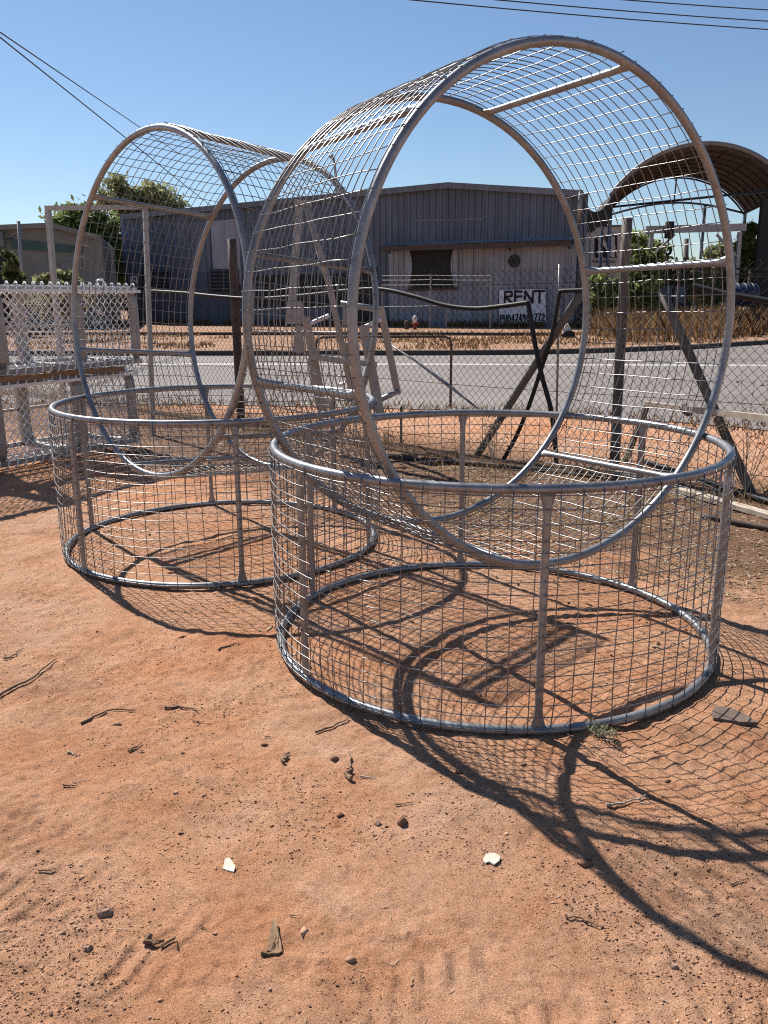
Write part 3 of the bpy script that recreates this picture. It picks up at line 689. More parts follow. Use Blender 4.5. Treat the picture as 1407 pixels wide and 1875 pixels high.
# parking sign on the left of the warehouse
pk = thing('parking_sign', wp(245, 510, 3)*[1, 1, 0], 'small blue and white square sign near the left end of the warehouse', 'sign')
MB().prism([wp(u, v, 3) for u, v in [(239, 506), (251, 506), (251, 519), (239, 519)]], N3*.03).build('board', MT['white'], pk)
MB().prism([wp(u, v, 3.04) for u, v in [(241, 508), (249.5, 508), (249.5, 518), (241, 518)]], N3*.02).build('face', MT['bluesteel'], pk)
m_ = MB(); m_.tube([wp(243.5, 509.5, 3.08), wp(243.8, 513, 3.08), wp(247, 513.5, 3.08), wp(248.4, 516, 3.08)], .03, 5); m_.tube([wp(243.5 + 2.2*math.cos(a), 514 + 2.4*math.sin(a), 3.08) for a in np.linspace(-.3, 4, 12)], .025, 5)
m_.build('symbol', MT['white'], pk)
MB().tube([wp(245, 519, 2.97), wp(245, 519, 2.97)*[1, 1, 0]], .04, 8).build('pole', MT['steel_grey'], pk)

# ------------------------------------------------------------------ left building
lb = thing('grey_building', at(60, 600, 52)*[1, 1, 0], 'low grey gabled building with a dark green band, at the left edge', 'building')
D0 = np.array([.97, .24]); LP = at(95, 520, 50)[:2]
def lp(u, v, off=0.0): return on(u, v, LP + np.array([.24, -.97])*off, D0)
LN3 = np.array([.24, -.97, 0])
prof = [lp(-120, 424), lp(0, 418), lp(95, 414), lp(186, 437)]
poly = prof + [prof[-1]*[1, 1, 0], prof[0]*[1, 1, 0]]
MB().prism(poly, -LN3*14).build('wall', MT['render'], lb)
m_ = MB()
for a, b in zip(prof[:-1], prof[1:]): m_.prism([a + LN3*.4, b + LN3*.4, b - LN3*14.3, a - LN3*14.3], (0, 0, .14))
m_.build('roof', MT['roof'], lb)
m_ = MB()
for a, b in zip(prof[:-1], prof[1:]): m_.prism([a + LN3*.42 + [0, 0, -.12], b + LN3*.42 + [0, 0, -.12], b + LN3*.42 + [0, 0, .15], a + LN3*.42 + [0, 0, .15]], LN3*.05)
m_.build('fascia', MT['render'], lb)
MB().prism([lp(u, v, .05) for u, v in [(18, 438), (90, 445), (152, 452), (150, 464), (90, 460), (24, 455)]], LN3*.06).build('green_band', MT['green_band'], lb)
MB().prism([lp(u, v, .05) for u, v in [(-60, 454), (12, 454), (18, 598), (-60, 600)]], LN3*.04).build('doorway', MT['dark'], lb)
MB().prism([lp(u, v, .07) for u, v in [(-60, 424), (7, 424), (10, 452), (-60, 453)]], LN3*.3).build('canopy', MT['clad_mid'], lb)
MB().prism([lp(u, v, .05) for u, v in [(110, 481), (150, 478), (150, 493), (110, 495)]], LN3*.05).build('window', MT['render'], lb)
pl = thing('service_pole', lp(48, 596, 3)*[1, 1, 0], 'thin grey service pole in front of the low grey building', 'pole')
MB().tube([lp(34, 405, 3), lp(48, 596, 3)], .10, 8).build('shaft', MT['steel_grey'], pl, True)
MB().tube([lp(34, 416, 3), lp(32, 426, 2), lp(22, 436, 1), lp(8, 438, .3)], .04, 6).build('drop_cable', MT['cable'], pl)

# ------------------------------------------------------------------ vegetation
def leaf_quads(C, size, rg, aspect=2.2, up=0.2):
    n = len(C); d = rg.normal(size=(n, 3)); d /= np.linalg.norm(d, axis=1)[:, None]; e = rg.normal(size=(n, 3)); e = np.cross(d, e); e /= np.linalg.norm(e, axis=1)[:, None]
    s_ = size*rg.uniform(.6, 1.35, n)[:, None]; a = d*s_*aspect/2; b = e*s_/2
    V = np.stack([C - a, C + b, C + a, C - b], 1).reshape(-1, 3); return V, np.arange(n*4).reshape(-1, 4)
def crown(name, blobs, n, size, mat, parent, seed, clump=.28, aspect=2.2):
    rg = np.random.default_rng(seed); vol = np.array([r[0]*r[1]*r[2] for c, r in blobs]); pr = vol**.7/(vol**.7).sum(); C = []; T = []
    for (c, r), p in zip(blobs, pr):
        k = max(5, int(p*n/70)); u = rg.normal(size=(k, 3)); u /= np.linalg.norm(u, axis=1)[:, None]; rad = rg.uniform(.35, 1.05, k)[:, None]
        cc = np.array(c) + u*rad*np.array(r)
        m = int(p*n); ci = rg.integers(0, k, m); cs = clump*np.mean(r)*rg.uniform(.5, 1.4, k)
        q = cc[ci] + rg.normal(size=(m, 3))*cs[ci][:, None]*np.array([1, 1, .7])
        C.append(q); tone_c = rg.uniform(.15, .85, k); T.append(np.clip(tone_c[ci] + rg.normal(0, .18, m), 0, 1))
    C, T = np.concatenate(C), np.concatenate(T); V, F = leaf_quads(C, size, rg, aspect)
    return np_mesh(name, V, F, mat, parent, attr=T)
def tree(name, base, blobs, n, size, mat, label, group, seed, tr=.18, cat='tree', clump=.28):
    base = np.array(base, float); t = thing(name, base, label, cat, group); rg = np.random.default_rng(seed + 100)
    m = MB(); top = np.mean([c for c, r in blobs], 0); fork = base*.45 + top*.55; fork[:2] = base[:2]*.6 + top[:2]*.4
    m.tube([base - [0, 0, .1], base*.7 + fork*.3 + rg.normal(0, tr*.5, 3)*[1, 1, 0], fork], [tr*1.25, tr, tr*.75], 8)
    for c, r in blobs:
        c = np.array(c); mid = (fork + c)/2 + rg.normal(0, .12, 3)*np.mean(r); m.tube([fork - [0, 0, .2], mid, c, c + np.array([rg.normal(0, .3)*r[0], rg.normal(0, .3)*r[1], r[2]*.7])], [tr*.6, tr*.42, tr*.25, tr*.08], 6)
        for k in range(4):
            e = c + rg.normal(0, .55, 3)*np.array(r); m.tube([c*.7 + mid*.3, (c + e)/2 + rg.normal(0, .1, 3), e], [tr*.25, tr*.16, tr*.05], 5)
    m.build('trunk', MT['trunk'], t, True); crown('crown', blobs, n, size, mat, t, seed, clump); return t
def blob(u, v, ru, rv, y, ry=None):
    c = at(u, v, y); k = y/FPX; return (c, (ru*k, (ry if ry else ru*k), rv*k))
y = 64
tree('gum_tree', at(165, 600, y)*[1, 1, 0], [blob(125, 412, 30, 22, y), blob(160, 400, 30, 26, y), blob(150, 440, 40, 26, y), blob(185, 455, 34, 40, y), blob(205, 490, 30, 40, y), blob(200, 430, 26, 30, y)], 9000, .25, MT['leaf'], 'bushy green gum tree between the grey building and the warehouse', 'gum trees behind the buildings', 1, .3, clump=.36)
y = 70
tree('gum_tree', at(255, 600, y)*[1, 1, 0], [blob(222, 342, 20, 14, y), blob(205, 365, 22, 14, y), blob(255, 362, 26, 14, y), blob(285, 350, 22, 12, y), blob(300, 372, 28, 14, y), blob(240, 385, 28, 14, y), blob(330, 388, 24, 10, y)], 4600, .22, MT['leaf_olive'], 'sparse olive gum tree rising above the left end of the warehouse roof', 'gum trees behind the buildings', 2, .22, clump=.42)
y = 33
tree('leafy_shrub', at(110, 640, y)*[1, 1, 0], [blob(83, 508, 14, 10, y), blob(115, 503, 16, 10, y), blob(135, 512, 14, 10, y), blob(110, 545, 40, 32, y)], 2200, .12, MT['leaf_olive'], 'yellow green shrub showing just above the mesh racks', 'shrubs across the road', 3, .06, 'shrub')
tree('leafy_shrub', at(25, 640, 38)*[1, 1, 0], [blob(20, 490, 12, 26, 38), blob(28, 520, 14, 26, 38)], 1500, .14, MT['leaf_dark'], 'dark narrow shrub beside the doorway of the grey building', 'shrubs across the road', 4, .06, 'shrub')
def shrub(u, v0, w_, h_, y, mat, label, seed, n=2600, size=.16):
    rg = np.random.default_rng(seed); bl = [blob(u + rg.uniform(-.6, .6)*w_, v0 - h_*rg.uniform(.25, .85), w_*rg.uniform(.35, .6), h_*rg.uniform(.2, .36), y) for _ in range(5)] + [blob(u, v0 - h_*.35, w_*.8, h_*.35, y)]
    return tree('leafy_shrub', gnd(u, 550 + FPX*EYE/y)*[1, 1, 0] if False else at(u, 600, y)*[1, 1, 0], bl, n, size, mat, label, 'shrubs across the road', seed, .07, 'shrub')
shrub(1110, 585, 34, 90, 39, MT['leaf'], 'green shrub below the company sign, right of the warehouse', 11, 4200, .13)
shrub(1175, 575, 40, 120, 41, MT['leaf'], 'tall green shrub behind the grey fence post', 12, 5200, .14)
shrub(1235, 560, 34, 70, 44, MT['leaf_dark'], 'dark shrub below the hoist hook', 13, 3400, .14)
shrub(1290, 560, 36, 60, 47, MT['leaf_olive'], 'olive shrub under the middle of the gantry beam', 14, 3200, .14)
shrub(1340, 555, 34, 64, 48, MT['leaf_olive'], 'olive shrub left of the blue drum', 15, 3200, .14)
y = 66
tree('gum_tree', at(1170, 600, y)*[1, 1, 0], [blob(1160, 440, 20, 22, y), blob(1185, 455, 26, 22, y), blob(1150, 470, 24, 24, y), blob(1200, 478, 22, 20, y)], 5500, .24, MT['leaf_bright'], 'bright green tree behind the company sign building', 'gum trees behind the buildings', 5, .25)
y = 80
tree('gum_tree', at(1330, 600, y)*[1, 1, 0], [blob(1312, 470, 16, 18, y), blob(1335, 452, 18, 14, y), blob(1325, 490, 30, 16, y), blob(1280, 492, 26, 12, y)], 3600, .24, MT['leaf_olive'], 'pale distant gum tree seen under the gantry beam', 'gum trees behind the buildings', 6, .2, clump=.34)
y = 47
tree('gum_tree', at(1376, 600, y)*[1, 1, 0], [blob(1376, 420, 12, 22, y), blob(1368, 455, 16, 24, y), blob(1382, 480, 12, 24, y), blob(1366, 495, 14, 22, y)], 4200, .16, MT['leaf'], 'drooping leafy tree against the dark wall of the arched shed', 'gum trees behind the buildings', 7, .12)
# far tree line, one mass
rg = np.random.default_rng(9); bl = [((x, 150 + rg.uniform(-8, 8), 2.2 + rg.uniform(-.8, 1.6)), (5, 4, 3.0 + rg.uniform(-1, 1.2))) for x in np.arange(30, 112, 4.5)]
tag(crown('tree_line', bl, 16000, .5, MT['leaf_dark'], None, 9), 'far dark line of trees low on the horizon', 'trees', kind='stuff')
bl = [((x, 150 + rg.uniform(-8, 8), 2.2 + rg.uniform(-.8, 1.6)), (5, 4, 3.0)) for x in np.arange(-95, -44, 5)]
tag(crown('tree_line', bl, 7000, .5, MT['leaf_dark'], None, 19), 'far dark trees beyond the grey building', 'trees', kind='stuff')

# grass blades as uncounted stuff
def blades(name, P, hgt, wid, mat, seed, lean=.35, label='', cat='grass'):
    rg = np.random.default_rng(seed); n = len(P); a = rg.uniform(0, 2*np.pi, n); h = hgt*rg.uniform(.45, 1.25, n); d = np.stack([np.cos(a), np.sin(a), 0*a], 1)
    l = np.stack([rg.normal(0, lean, n)*h, rg.normal(0, lean, n)*h, h], 1); w_ = wid*rg.uniform(.6, 1.3, n)[:, None]
    mid = P + l*[.38, .38, .55]
    V = np.stack([P - d*w_, P + d*w_, mid + d*w_*.6, P + l, mid - d*w_*.6], 1).reshape(-1, 3); F = np.arange(n*5).reshape(-1, 5)
    return tag(np_mesh(name, V, F, mat, attr=np.clip(rg.normal(.5, .25, n), 0, 1)), label, cat, kind='stuff')
def scat(px, n, seed, dens=None, z=0.0):
    """random ground points inside a box of ground coordinates (x0,x1,y0,y1)"""
    rg = np.random.default_rng(seed); x0, x1, y0, y1 = px; P = np.stack([rg.uniform(x0, x1, n), rg.uniform(y0, y1, n), np.full(n, z)], 1); return P
P = []
rg = np.random.default_rng(21)
def kerb_y(x): return np.interp(x, kb[:, 0], kb[:, 1])
# tall dry grass right of the warehouse behind the kerb
x = rg.uniform(8.5, 27, 9000); y = kerb_y(x) + 1.6 + rg.uniform(0, 1, 9000)**.8*9; ok = vnoise(x/1.4, y/1.4, 3) > .34
blades('dry_grass', np.stack([x, y, np.full(9000, .15)], 1)[ok], 1.0, .03, MT['dry'], 22, label='tall brown dry grass growing across the road on the right')
x = rg.uniform(-30, 14, 16000); y = kerb_y(x) + .3 + rg.uniform(0, 1, 16000)*14; ok = vnoise(x/2.2, y/1.2, 4) > .62
blades('short_dry_grass', np.stack([x, y, np.full(16000, .15)], 1)[ok], .14, .03, MT['dry'], 23, label='short straw coloured grass on the far verge')
x = rg.uniform(-22, 12, 5000); yb = np.interp(x, [WL[0], WR[0]], [WL[1], WR[1]]); ok = vnoise(x/1.5, x*0, 6) > .35
blades('dry_grass', np.stack([x, yb - rg.uniform(.3, 1.6, 5000), np.full(5000, .15)], 1)[ok], .38, .03, MT['dry'], 24, label='rusty dry grass along the foot of the warehouse')
# litter and grass under the fence
n = 5200; s_ = rg.uniform(-3, 12, n); t = rg.normal(.25, .35, n); q = FP + FD*s_[:, None] + FN*t[:, None]; ok = vnoise(q[:, 0]/.5, q[:, 1]/.5, 12) > .42
blades('fence_grass', np.c_[q, np.zeros(n)][ok], .13, .004, MT['straw'], 25, .6, 'dry grass tufts along the foot of the fence')
n = 1500; s_ = rg.uniform(-3, 12, n); q = nr[rg.integers(0, 260, n), :2] + rg.normal(0, .25, (n, 2)); ok = (np.abs(q[:, 0]) < 9)
blades('road_edge_grass', np.c_[q, np.zeros(n)][ok], .12, .012, MT['dry'], 26, .5, 'dry grass along the near edge of the road')
def flakes(name, P, size, mat, seed, asp, label, cat):
    rg = np.random.default_rng(seed); n = len(P); a = rg.uniform(0, 2*np.pi, n); s_ = size*rg.uniform(.4, 1.4, n); d = np.stack([np.cos(a), np.sin(a), rg.normal(0, .18, n)], 1); e = np.stack([-np.sin(a), np.cos(a), rg.normal(0, .3, n)], 1)
    A, B = d*(s_*asp/2)[:, None], e*(s_/2)[:, None]; P = P + np.array([0, 0, .004])
    V = np.stack([P - A, P + B*.9, P + A, P - B], 1).reshape(-1, 3)
    return tag(np_mesh(name, V, np.arange(n*4).reshape(-1, 4), mat, attr=rg.uniform(0, 1, n)), label, cat, kind='stuff')
def zfit(q): return np.c_[q, height(q[:, 0], q[:, 1])]
n = 26000; s_ = rg.uniform(-4, 11, n); t = np.abs(rg.normal(0, 1.5, n)) - .1; q = FP + FD*s_[:, None] + FN*t[:, None]; ok = vnoise(q[:, 0]/.6, q[:, 1]/.6, 14) + rg.uniform(-.2, .2, n) > .40
flakes('leaf_litter', zfit(q[ok]), .014, MT['litter'], 31, 3.6, 'dry leaf and straw litter in front of the fence', 'litter')
n = 30000; q = np.stack([rg.uniform(-.6, 3.8, n), rg.uniform(4.2, 8.2, n)], 1); dd = q @ np.array([.653, .757]); ok = (vnoise(q[:, 0]/.5, q[:, 1]/.5, 16)*.6 + vnoise(q[:, 0]/.16, q[:, 1]/.16, 17)*.4 + rg.uniform(-.15, .15, n) > .50) & (dd > 4.5) & (dd < 7.6)
flakes('leaf_litter', zfit(q[ok]), .0075, MT['straw'], 33, 7, 'pale dry straw litter on the brown soil behind the nearest cage', 'litter')
n = 6000; q = np.stack([rg.uniform(-2.6, 2.8, n), rg.uniform(1.3, 6.5, n)], 1); ok = vnoise(q[:, 0]/.35, q[:, 1]/.35, 15) + rg.uniform(-.15, .15, n) > .62
flakes('straw_litter', zfit(q[ok]), .0022, MT['straw'], 32, 13, 'fine straw scattered over the red dirt', 'litter')
# clods and grit
def clods(name, q, size, mat, seed, label):
    rg = np.random.default_rng(seed); n = len(q)
    base = np.array([(1, 0, 0), (-1, 0, 0), (0, 1, 0), (0, -1, 0), (0, 0, 1), (0, 0, -1)], float); fc = np.array([(0, 2, 4), (2, 1, 4), (1, 3, 4), (3, 0, 4), (2, 0, 5), (1, 2, 5), (3, 1, 5), (0, 3, 5)])
    s_ = size*np.exp(np.clip(rg.normal(0, .6, n), -2, 1.15)); V = base[None]*rg.uniform(.6, 1.3, (n, 6, 1)) + rg.normal(0, .22, (n, 6, 3)); V = V*s_[:, None, None]*np.array([1.15, 1, .75])
    P = zfit(q) + np.c_[0*s_, 0*s_, s_*.12]; V = V + P[:, None, :]
    F = (fc[None] + 6*np.arange(n)[:, None, None]).reshape(-1, 3)
    return tag(np_mesh(name, V.reshape(-1, 3), F, mat, attr=np.repeat(rg.uniform(0, 1, n), 8)), label, 'clods', kind='stuff')
n = 150000; yy = 1.35*(6.6/1.35)**rg.uniform(0, 1, n); q = np.stack([rg.uniform(-1, 1, n)*(.62*yy + .3), yy], 1)
ok = vnoise(q[:, 0]/.28, q[:, 1]/.28, 51)*.6 + vnoise(q[:, 0]/.9, q[:, 1]/.9, 52)*.5 + rg.uniform(-.2, .2, n) > .62
clods('dirt_clods', q[ok], .0015, MT['clod'], 53, 'crumbs of red dirt scattered over the yard')
n = 260; yy = 1.4*(5/1.4)**rg.uniform(0, 1, n); q = np.stack([rg.uniform(-1, 1, n)*(.6*yy), yy], 1); ok = vnoise(q[:, 0]/.3, q[:, 1]/.3, 51) + rg.uniform(-.3, .3, n) > .6
clods('dirt_lumps', q[ok], .0062, MT['clod'], 54, 'larger dark lumps of dry dirt in the yard')

# ------------------------------------------------------------------ individual debris
def stick(px, r, label, name='twig', mat=None, group=None, lift=0.004, cat='twig', taper=.4):
    P = [gnd(u, v) for u, v in px]; n = 9; t = np.linspace(0, len(P)-1, n); Q = []
    rgl = np.random.default_rng(int(px[0][0]*7 + px[0][1]))
    for x in t:
        i = min(int(x), len(P)-2); q = P[i] + (P[i+1]-P[i])*(x-i); q[:2] += rgl.normal(0, r*.9, 2); q[2] = gz(q[0], q[1]) + r*.8 + lift; Q.append(q)
    o = MB().tube(Q, [r*(1 - (1-taper)*k/(n-1))*rgl.uniform(.8, 1.2) for k in range(n)], 6).build(name, mat or MT['stick'], None); return tag(o, label, cat, group)
def lump(px, sx, sy, sz, label, name, mat, cat, yaw=0, seed=1, group=None, sides=9):
    """irregular flattish stone or chip"""
    c = gnd(*px); rgl = np.random.default_rng(seed); V = []; F = []; lv = [(0, .75), (.35, 1.0), (.75, .9), (1.0, .55)]
    jit = rgl.uniform(.72, 1.15, sides)
    for z, k in lv:
        for i in range(sides):
            a = 2*math.pi*i/sides; r = k*jit[i]*rgl.uniform(.93, 1.06); x, y_ = sx*r*math.cos(a), sy*r*math.sin(a)
            V.append((c[0] + x*math.cos(yaw) - y_*math.sin(yaw), c[1] + x*math.sin(yaw) + y_*math.cos(yaw), gz(c[0], c[1]) - sz*.45 + sz*z*rgl.uniform(.9, 1.1)))
    for l in range(3):
        for i in range(sides): F.append((l*sides+i, l*sides+(i+1) % sides, (l+1)*sides+(i+1) % sides, (l+1)*sides+i))
    F += [tuple(range(sides))[::-1], tuple(3*sides + i for i in range(sides))]
    return tag(MB().add(V, F).build(name, mat, None), label, cat, group)
def shard(px, h, label, name, mat, cat, tilt=.3):
    P = np.array([gnd(u, v) for u, v in px]); c = P.mean(0); z = gz(c[0], c[1]) + .003; V = []
    for p in P: V.append((p[0], p[1], z + (p[1]-c[1])*tilt*.4 + (p[0]-c[0])*tilt*.2))
    return tag(MB().prism(V, (.001, .001, h)).build(name, mat, None), label, cat)
shard([(408, 1594), (412, 1578), (420, 1577), (425, 1583), (431, 1591), (428, 1600), (417, 1597)], .0035, 'white angular chip lying on the red dirt, left of centre', 'white_chip', MT['chip'], 'chip')
shard([(884, 1578), (889, 1569), (897, 1567), (906, 1567), (916, 1573), (914, 1580), (905, 1586), (896, 1581), (889, 1583)], .0035, 'cream rounded chip lying on the red dirt, right of centre', 'white_chip', MT['chip'], 'chip', .15)
shard([(1303, 1312), (1308, 1303), (1338, 1308), (1362, 1318), (1388, 1332), (1352, 1330), (1306, 1322)], .012, 'flat brown slate fragment in the mesh shadow by the nearest cage', 'slate_piece', MT['slate'], 'stone', .2)
lump((193, 1672), .022, .016, .026, 'small grey brown stone casting a shadow near the bottom left', 'stone', MT['stone'], 'stone', .3, 6)
lump((160, 1733), .016, .012, .016, 'dark red lump of ironstone at the bottom left', 'stone', MT['stone'], 'stone', .3, 16)
lump((538, 940+260), .016, .01, .01, 'pale pebble near the foot of the nearest cage', 'stone', MT['chip'], 'stone', .3, 26)
lump((1236, 1768), .012, .01, .014, 'dark pebble at the bottom right of the yard', 'stone', MT['stone'], 'stone', .3, 36)
lump((691, 1512), .012, .01, .014, 'dark pebble right of the centre of the yard', 'stone', MT['stone'], 'stone', .3, 46)
# bark chunk standing up a little, bottom centre
c = gnd(500, 1745); bk_ = MB(); rgl = np.random.default_rng(5)
c[2] = gz(c[0], c[1])
PB = [gnd(u, v) for u, v in [(489, 1742), (491, 1728), (498, 1700), (502, 1690), (506, 1692), (509, 1712), (515, 1732), (516, 1744), (503, 1748)]]; y0 = min(p[1] for p in PB)
V = [(p[0], p[1], c[2] - .004 + (p[1]-y0)*.16 + rgl.normal(0, .001)) for p in PB]; bk_.prism(V, (.001, -.002, .011))
for k in range(4):
    b0 = c + np.array([rgl.uniform(-.012, .012), .004, .004]); tip = c + np.array([rgl.uniform(-.008, .006), rgl.uniform(.035, .08), rgl.uniform(.010, .02)]); bk_.tube([b0, b0*.5+tip*.5 + [0, 0, .004], tip], [.005, .004, .0015], 5)
tag(bk_.build('bark_chunk', MT['bark'], None), 'orange brown splinter of bark sticking up from the dirt, bottom centre', 'bark')
stick([(268, 1722), (285, 1727), (330, 1729)], .0085, 'short pale twig with a thick dark end, bottom left', 'twig', MT['bark'], None, .002, 'twig', .35)
stick([(478, 1748), (505, 1750), (520, 1744)], .005, 'flat splinters of wood under the bark chunk', 'splinter', MT['bark'], None, .0, 'splinter')
stick([(0, 1278), (45, 1252), (104, 1212)], .0065, 'long dark stick at the left edge of the yard', 'stick', MT['stick'], None, .006, 'stick')
stick([(10, 1212), (30, 1202), (48, 1189)], .005, 'short dark stick above the long stick at the left edge', 'stick', MT['stick'], None, .004, 'stick')
stick([(305, 1298), (330, 1296), (362, 1303)], .006, 'flat dark piece of bark lying in front of the farther cage', 'bark_strip', MT['stick'], None, .002, 'bark')
stick([(148, 1325), (185, 1310), (200, 1300), (250, 1302)], .006, 'pair of dark bark strips, left of centre', 'bark_strip', MT['stick'], None, .002, 'bark')
stick([(636, 1430), (640, 1410), (647, 1388)], .009, 'ragged upright strip of bark, right of centre', 'bark_strip', MT['bark'], None, .003, 'bark')
stick([(578, 1338), (610, 1328), (640, 1312)], .005, 'thin dark twig below the shadow edge of the nearest cage', 'twig', MT['stick'], None, .004)
stick([(1035, 1680), (1075, 1686), (1118, 1697)], .0032, 'slender curved twig on bare dirt, bottom right', 'twig', MT['stick'], None, .004)
stick([(1110, 1482), (1150, 1470), (1185, 1455)], .0045, 'forked grey twig in the mesh shadow on the right', 'twig', MT['old_timber'], None, .004)
stick([(1010, 1330), (1100, 1390), (1112, 1400)], .003, 'thin twig crossing the shadow below the nearest cage', 'twig', MT['stick'], None, .004)
stick([(235, 1378), (250, 1368), (262, 1361)], .004, 'small twig on open dirt, left of centre', 'twig', MT['stick'], None, .003)
stick([(400, 1190), (425, 1182), (440, 1178)], .005, 'dark bark scrap beside the shadow of the farther cage', 'bark_strip', MT['stick'], None, .002, 'bark')
stick([(518, 1400), (522, 1388), (527, 1378)], .007, 'stubby bark piece in the middle of the yard', 'bark_strip', MT['stick'], None, .002, 'bark')
rgs = np.random.default_rng(77)
for k in range(34):
    u, v = rgs.uniform(20, 1390), rgs.uniform(1080, 1840)
    if 500 < u < 1320 and v < 1350: continue
    a = rgs.normal(0, .6); l = rgs.uniform(8, 34)
    stick([(u, v), (u + l*.5*math.cos(a), v + l*.3*math.sin(a) + rgs.normal(0, 1)), (u + l*math.cos(a), v + l*.6*math.sin(a))], rgs.uniform(.0012, .003), 'thin dry twig lying on the red dirt', 'twig', MT['stick'] if k % 3 else MT['old_timber'], 'dry twigs scattered on the dirt', .003)

# dead weed by the fence on the right, and a pale dry one behind the nearest cage
def weed(u, v, h, n, spread, mat, label, seed):
    c = gnd(u, v); rgl = np.random.default_rng(seed); t = thing('dry_weed', c, label, 'weed'); m = MB(); tips = []
    for k in range(n):
        a = rgl.uniform(0, 2*np.pi); s_ = spread*rgl.uniform(.2, 1); e = c + np.array([math.cos(a)*s_, math.sin(a)*s_, h*rgl.uniform(.55, 1)]); mid = c*.5 + e*.5 + rgl.normal(0, .03, 3)
        m.tube([c, mid, e], [.0035, .0025, .0012], 4); tips.append(e); tips.append(mid)
        for j in range(3): 
            q = mid + (e-mid)*rgl.uniform(0, 1); e2 = q + rgl.normal(0, .07, 3)*min(1, h/.5) + [0, 0, .05*min(1, h/.5)]; m.tube([q, e2], [.002, .001], 3); tips.append(e2)
    m.build('stem', MT['old_timber'], t); tips = np.array(tips); C = np.repeat(tips, 4, 0) + rgl.normal(0, .02*min(1, .3 + h), (len(tips)*4, 3)); V, F = leaf_quads(C, .014*min(1, .35 + h), rgl)
    np_mesh('leaves', V, F, mat, t, attr=rgl.uniform(0, 1, len(C)))
weed(1365, 905, 1.05, 12, .35, MT['straw'], 'tall dry weed in front of the fence at the right edge', 1)
weed(905, 855, .55, 9, .16, MT['straw'], 'pale dry weed between the crossing pipes and the cage', 2)
weed(1150, 860, .3, 8, .14, MT['leaf_olive'], 'low green weed at the base of the grey fence post', 3)
weed(1100, 1352, .035, 12, .05, MT['leaf_olive'], 'small green weed at the foot of the nearest cage', 4)

# ------------------------------------------------------------------ arched shed, gantry, sign building on the right
ax = np.array([2.36, 11.0]); ax = ax/np.linalg.norm(ax); px_ = np.array([ax[1], -ax[0]])
nc = np.array([16.05, 45.0]); hw, zs, zt = 4.30, 6.74, 9.05; Lv = 11.25
Rv = (hw*hw + (zt-zs)**2)/(2*(zt-zs)); cz = zt - Rv; a0 = math.asin(hw/Rv)
ash = thing('arched_shed', (*nc, 0), 'open arched shed roof with dark ribbed underside at the right edge', 'shed')
def vp(a, s_, dr=0): q = nc + px_*(Rv+dr)*math.sin(a) + ax*s_; return np.array([*q, cz + (Rv+dr)*math.cos(a)])
def vault(dr, name, mat, s0, s1, corr=0.0):
    V = []; F = []; na, ns = 60, 40
    for i in range(na+1):
        for j in range(ns+1): V.append(vp(-a0 + 2*a0*i/na, s0 + (s1-s0)*j/ns, dr + corr*math.sin(j*1.6)))
    for i in range(na):
        for j in range(ns): a = i*(ns+1)+j; F.append((a, a+1, a+ns+2, a+ns+1))
    return MB().add(V, F).build(name, mat, ash, True, fix=False)
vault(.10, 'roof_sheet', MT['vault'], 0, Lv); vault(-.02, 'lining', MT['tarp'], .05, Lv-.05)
for j in range(9):
    s_ = .05 + (Lv-.1)*j/8; MB().tube([vp(x, s_, -.10) for x in np.linspace(-a0, a0, 30)], .055, 6).build('rib', MT['rust_post'], ash, True)
m_ = MB()
for x in np.linspace(-a0, a0, 9): m_.tube([vp(x, 0, -.07), vp(x, Lv, -.07)], .035, 5)
m_.build('purlins', MT['rust_post'], ash)
MB().tube([vp(x, -.03, .06) for x in np.linspace(-a0, a0, 40)], .13, 6).build('front_trim', MT['vault'], ash, True)
# ties across the far end, posts and dark wall
fl, fr = vp(-a0, Lv), vp(a0, Lv)
MB().beam(fl + [0, 0, .55], vp(a0, Lv*.3) + [0, 0, .45], .12).build('tie_beam', MT['bluesteel'], ash)
MB().tube([fl + (fr-fl)*t + [0, 0, .75*math.sin(math.pi*t)] for t in np.linspace(0, 1, 16)], .07, 6).build('bowed_tie', MT['bluesteel'], ash, True)
MB().beam(vp(0, Lv*.95, -.1), (fl+fr)/2 + [0, 0, .62], .08).build('hanger', MT['bluesteel'], ash); MB().beam((fl*.28+fr*.72) + [0, 0, .5], (fl*.28+fr*.72)*[1, 1, 0], .15).build('post', MT['bluesteel'], ash)
for a_, s_ in ((a0, Lv), (-a0, Lv), (-a0, 0)): p = vp(a_, s_); MB().beam(p, p*[1, 1, 0], .16).build('post', MT['bluesteel'], ash)
p0, p1 = vp(a0, .0), vp(a0, Lv*.62)
dw0 = at(1384, 500, 44.5); dw1 = at(1500, 500, 44.5)
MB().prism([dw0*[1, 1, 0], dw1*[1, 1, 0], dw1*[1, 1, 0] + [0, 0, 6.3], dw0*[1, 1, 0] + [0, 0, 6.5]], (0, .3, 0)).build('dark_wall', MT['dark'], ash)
# drooping valley sheet between warehouse and vault
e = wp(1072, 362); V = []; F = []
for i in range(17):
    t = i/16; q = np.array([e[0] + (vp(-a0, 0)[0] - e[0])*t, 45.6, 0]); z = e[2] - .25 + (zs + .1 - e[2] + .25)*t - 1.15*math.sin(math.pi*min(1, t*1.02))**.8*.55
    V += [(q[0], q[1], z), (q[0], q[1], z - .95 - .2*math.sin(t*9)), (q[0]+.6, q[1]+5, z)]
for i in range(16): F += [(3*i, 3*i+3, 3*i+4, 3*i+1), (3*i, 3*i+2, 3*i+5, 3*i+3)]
MB().add(V, F).build('valley_sheet', MT['dark'], ash, fix=False)
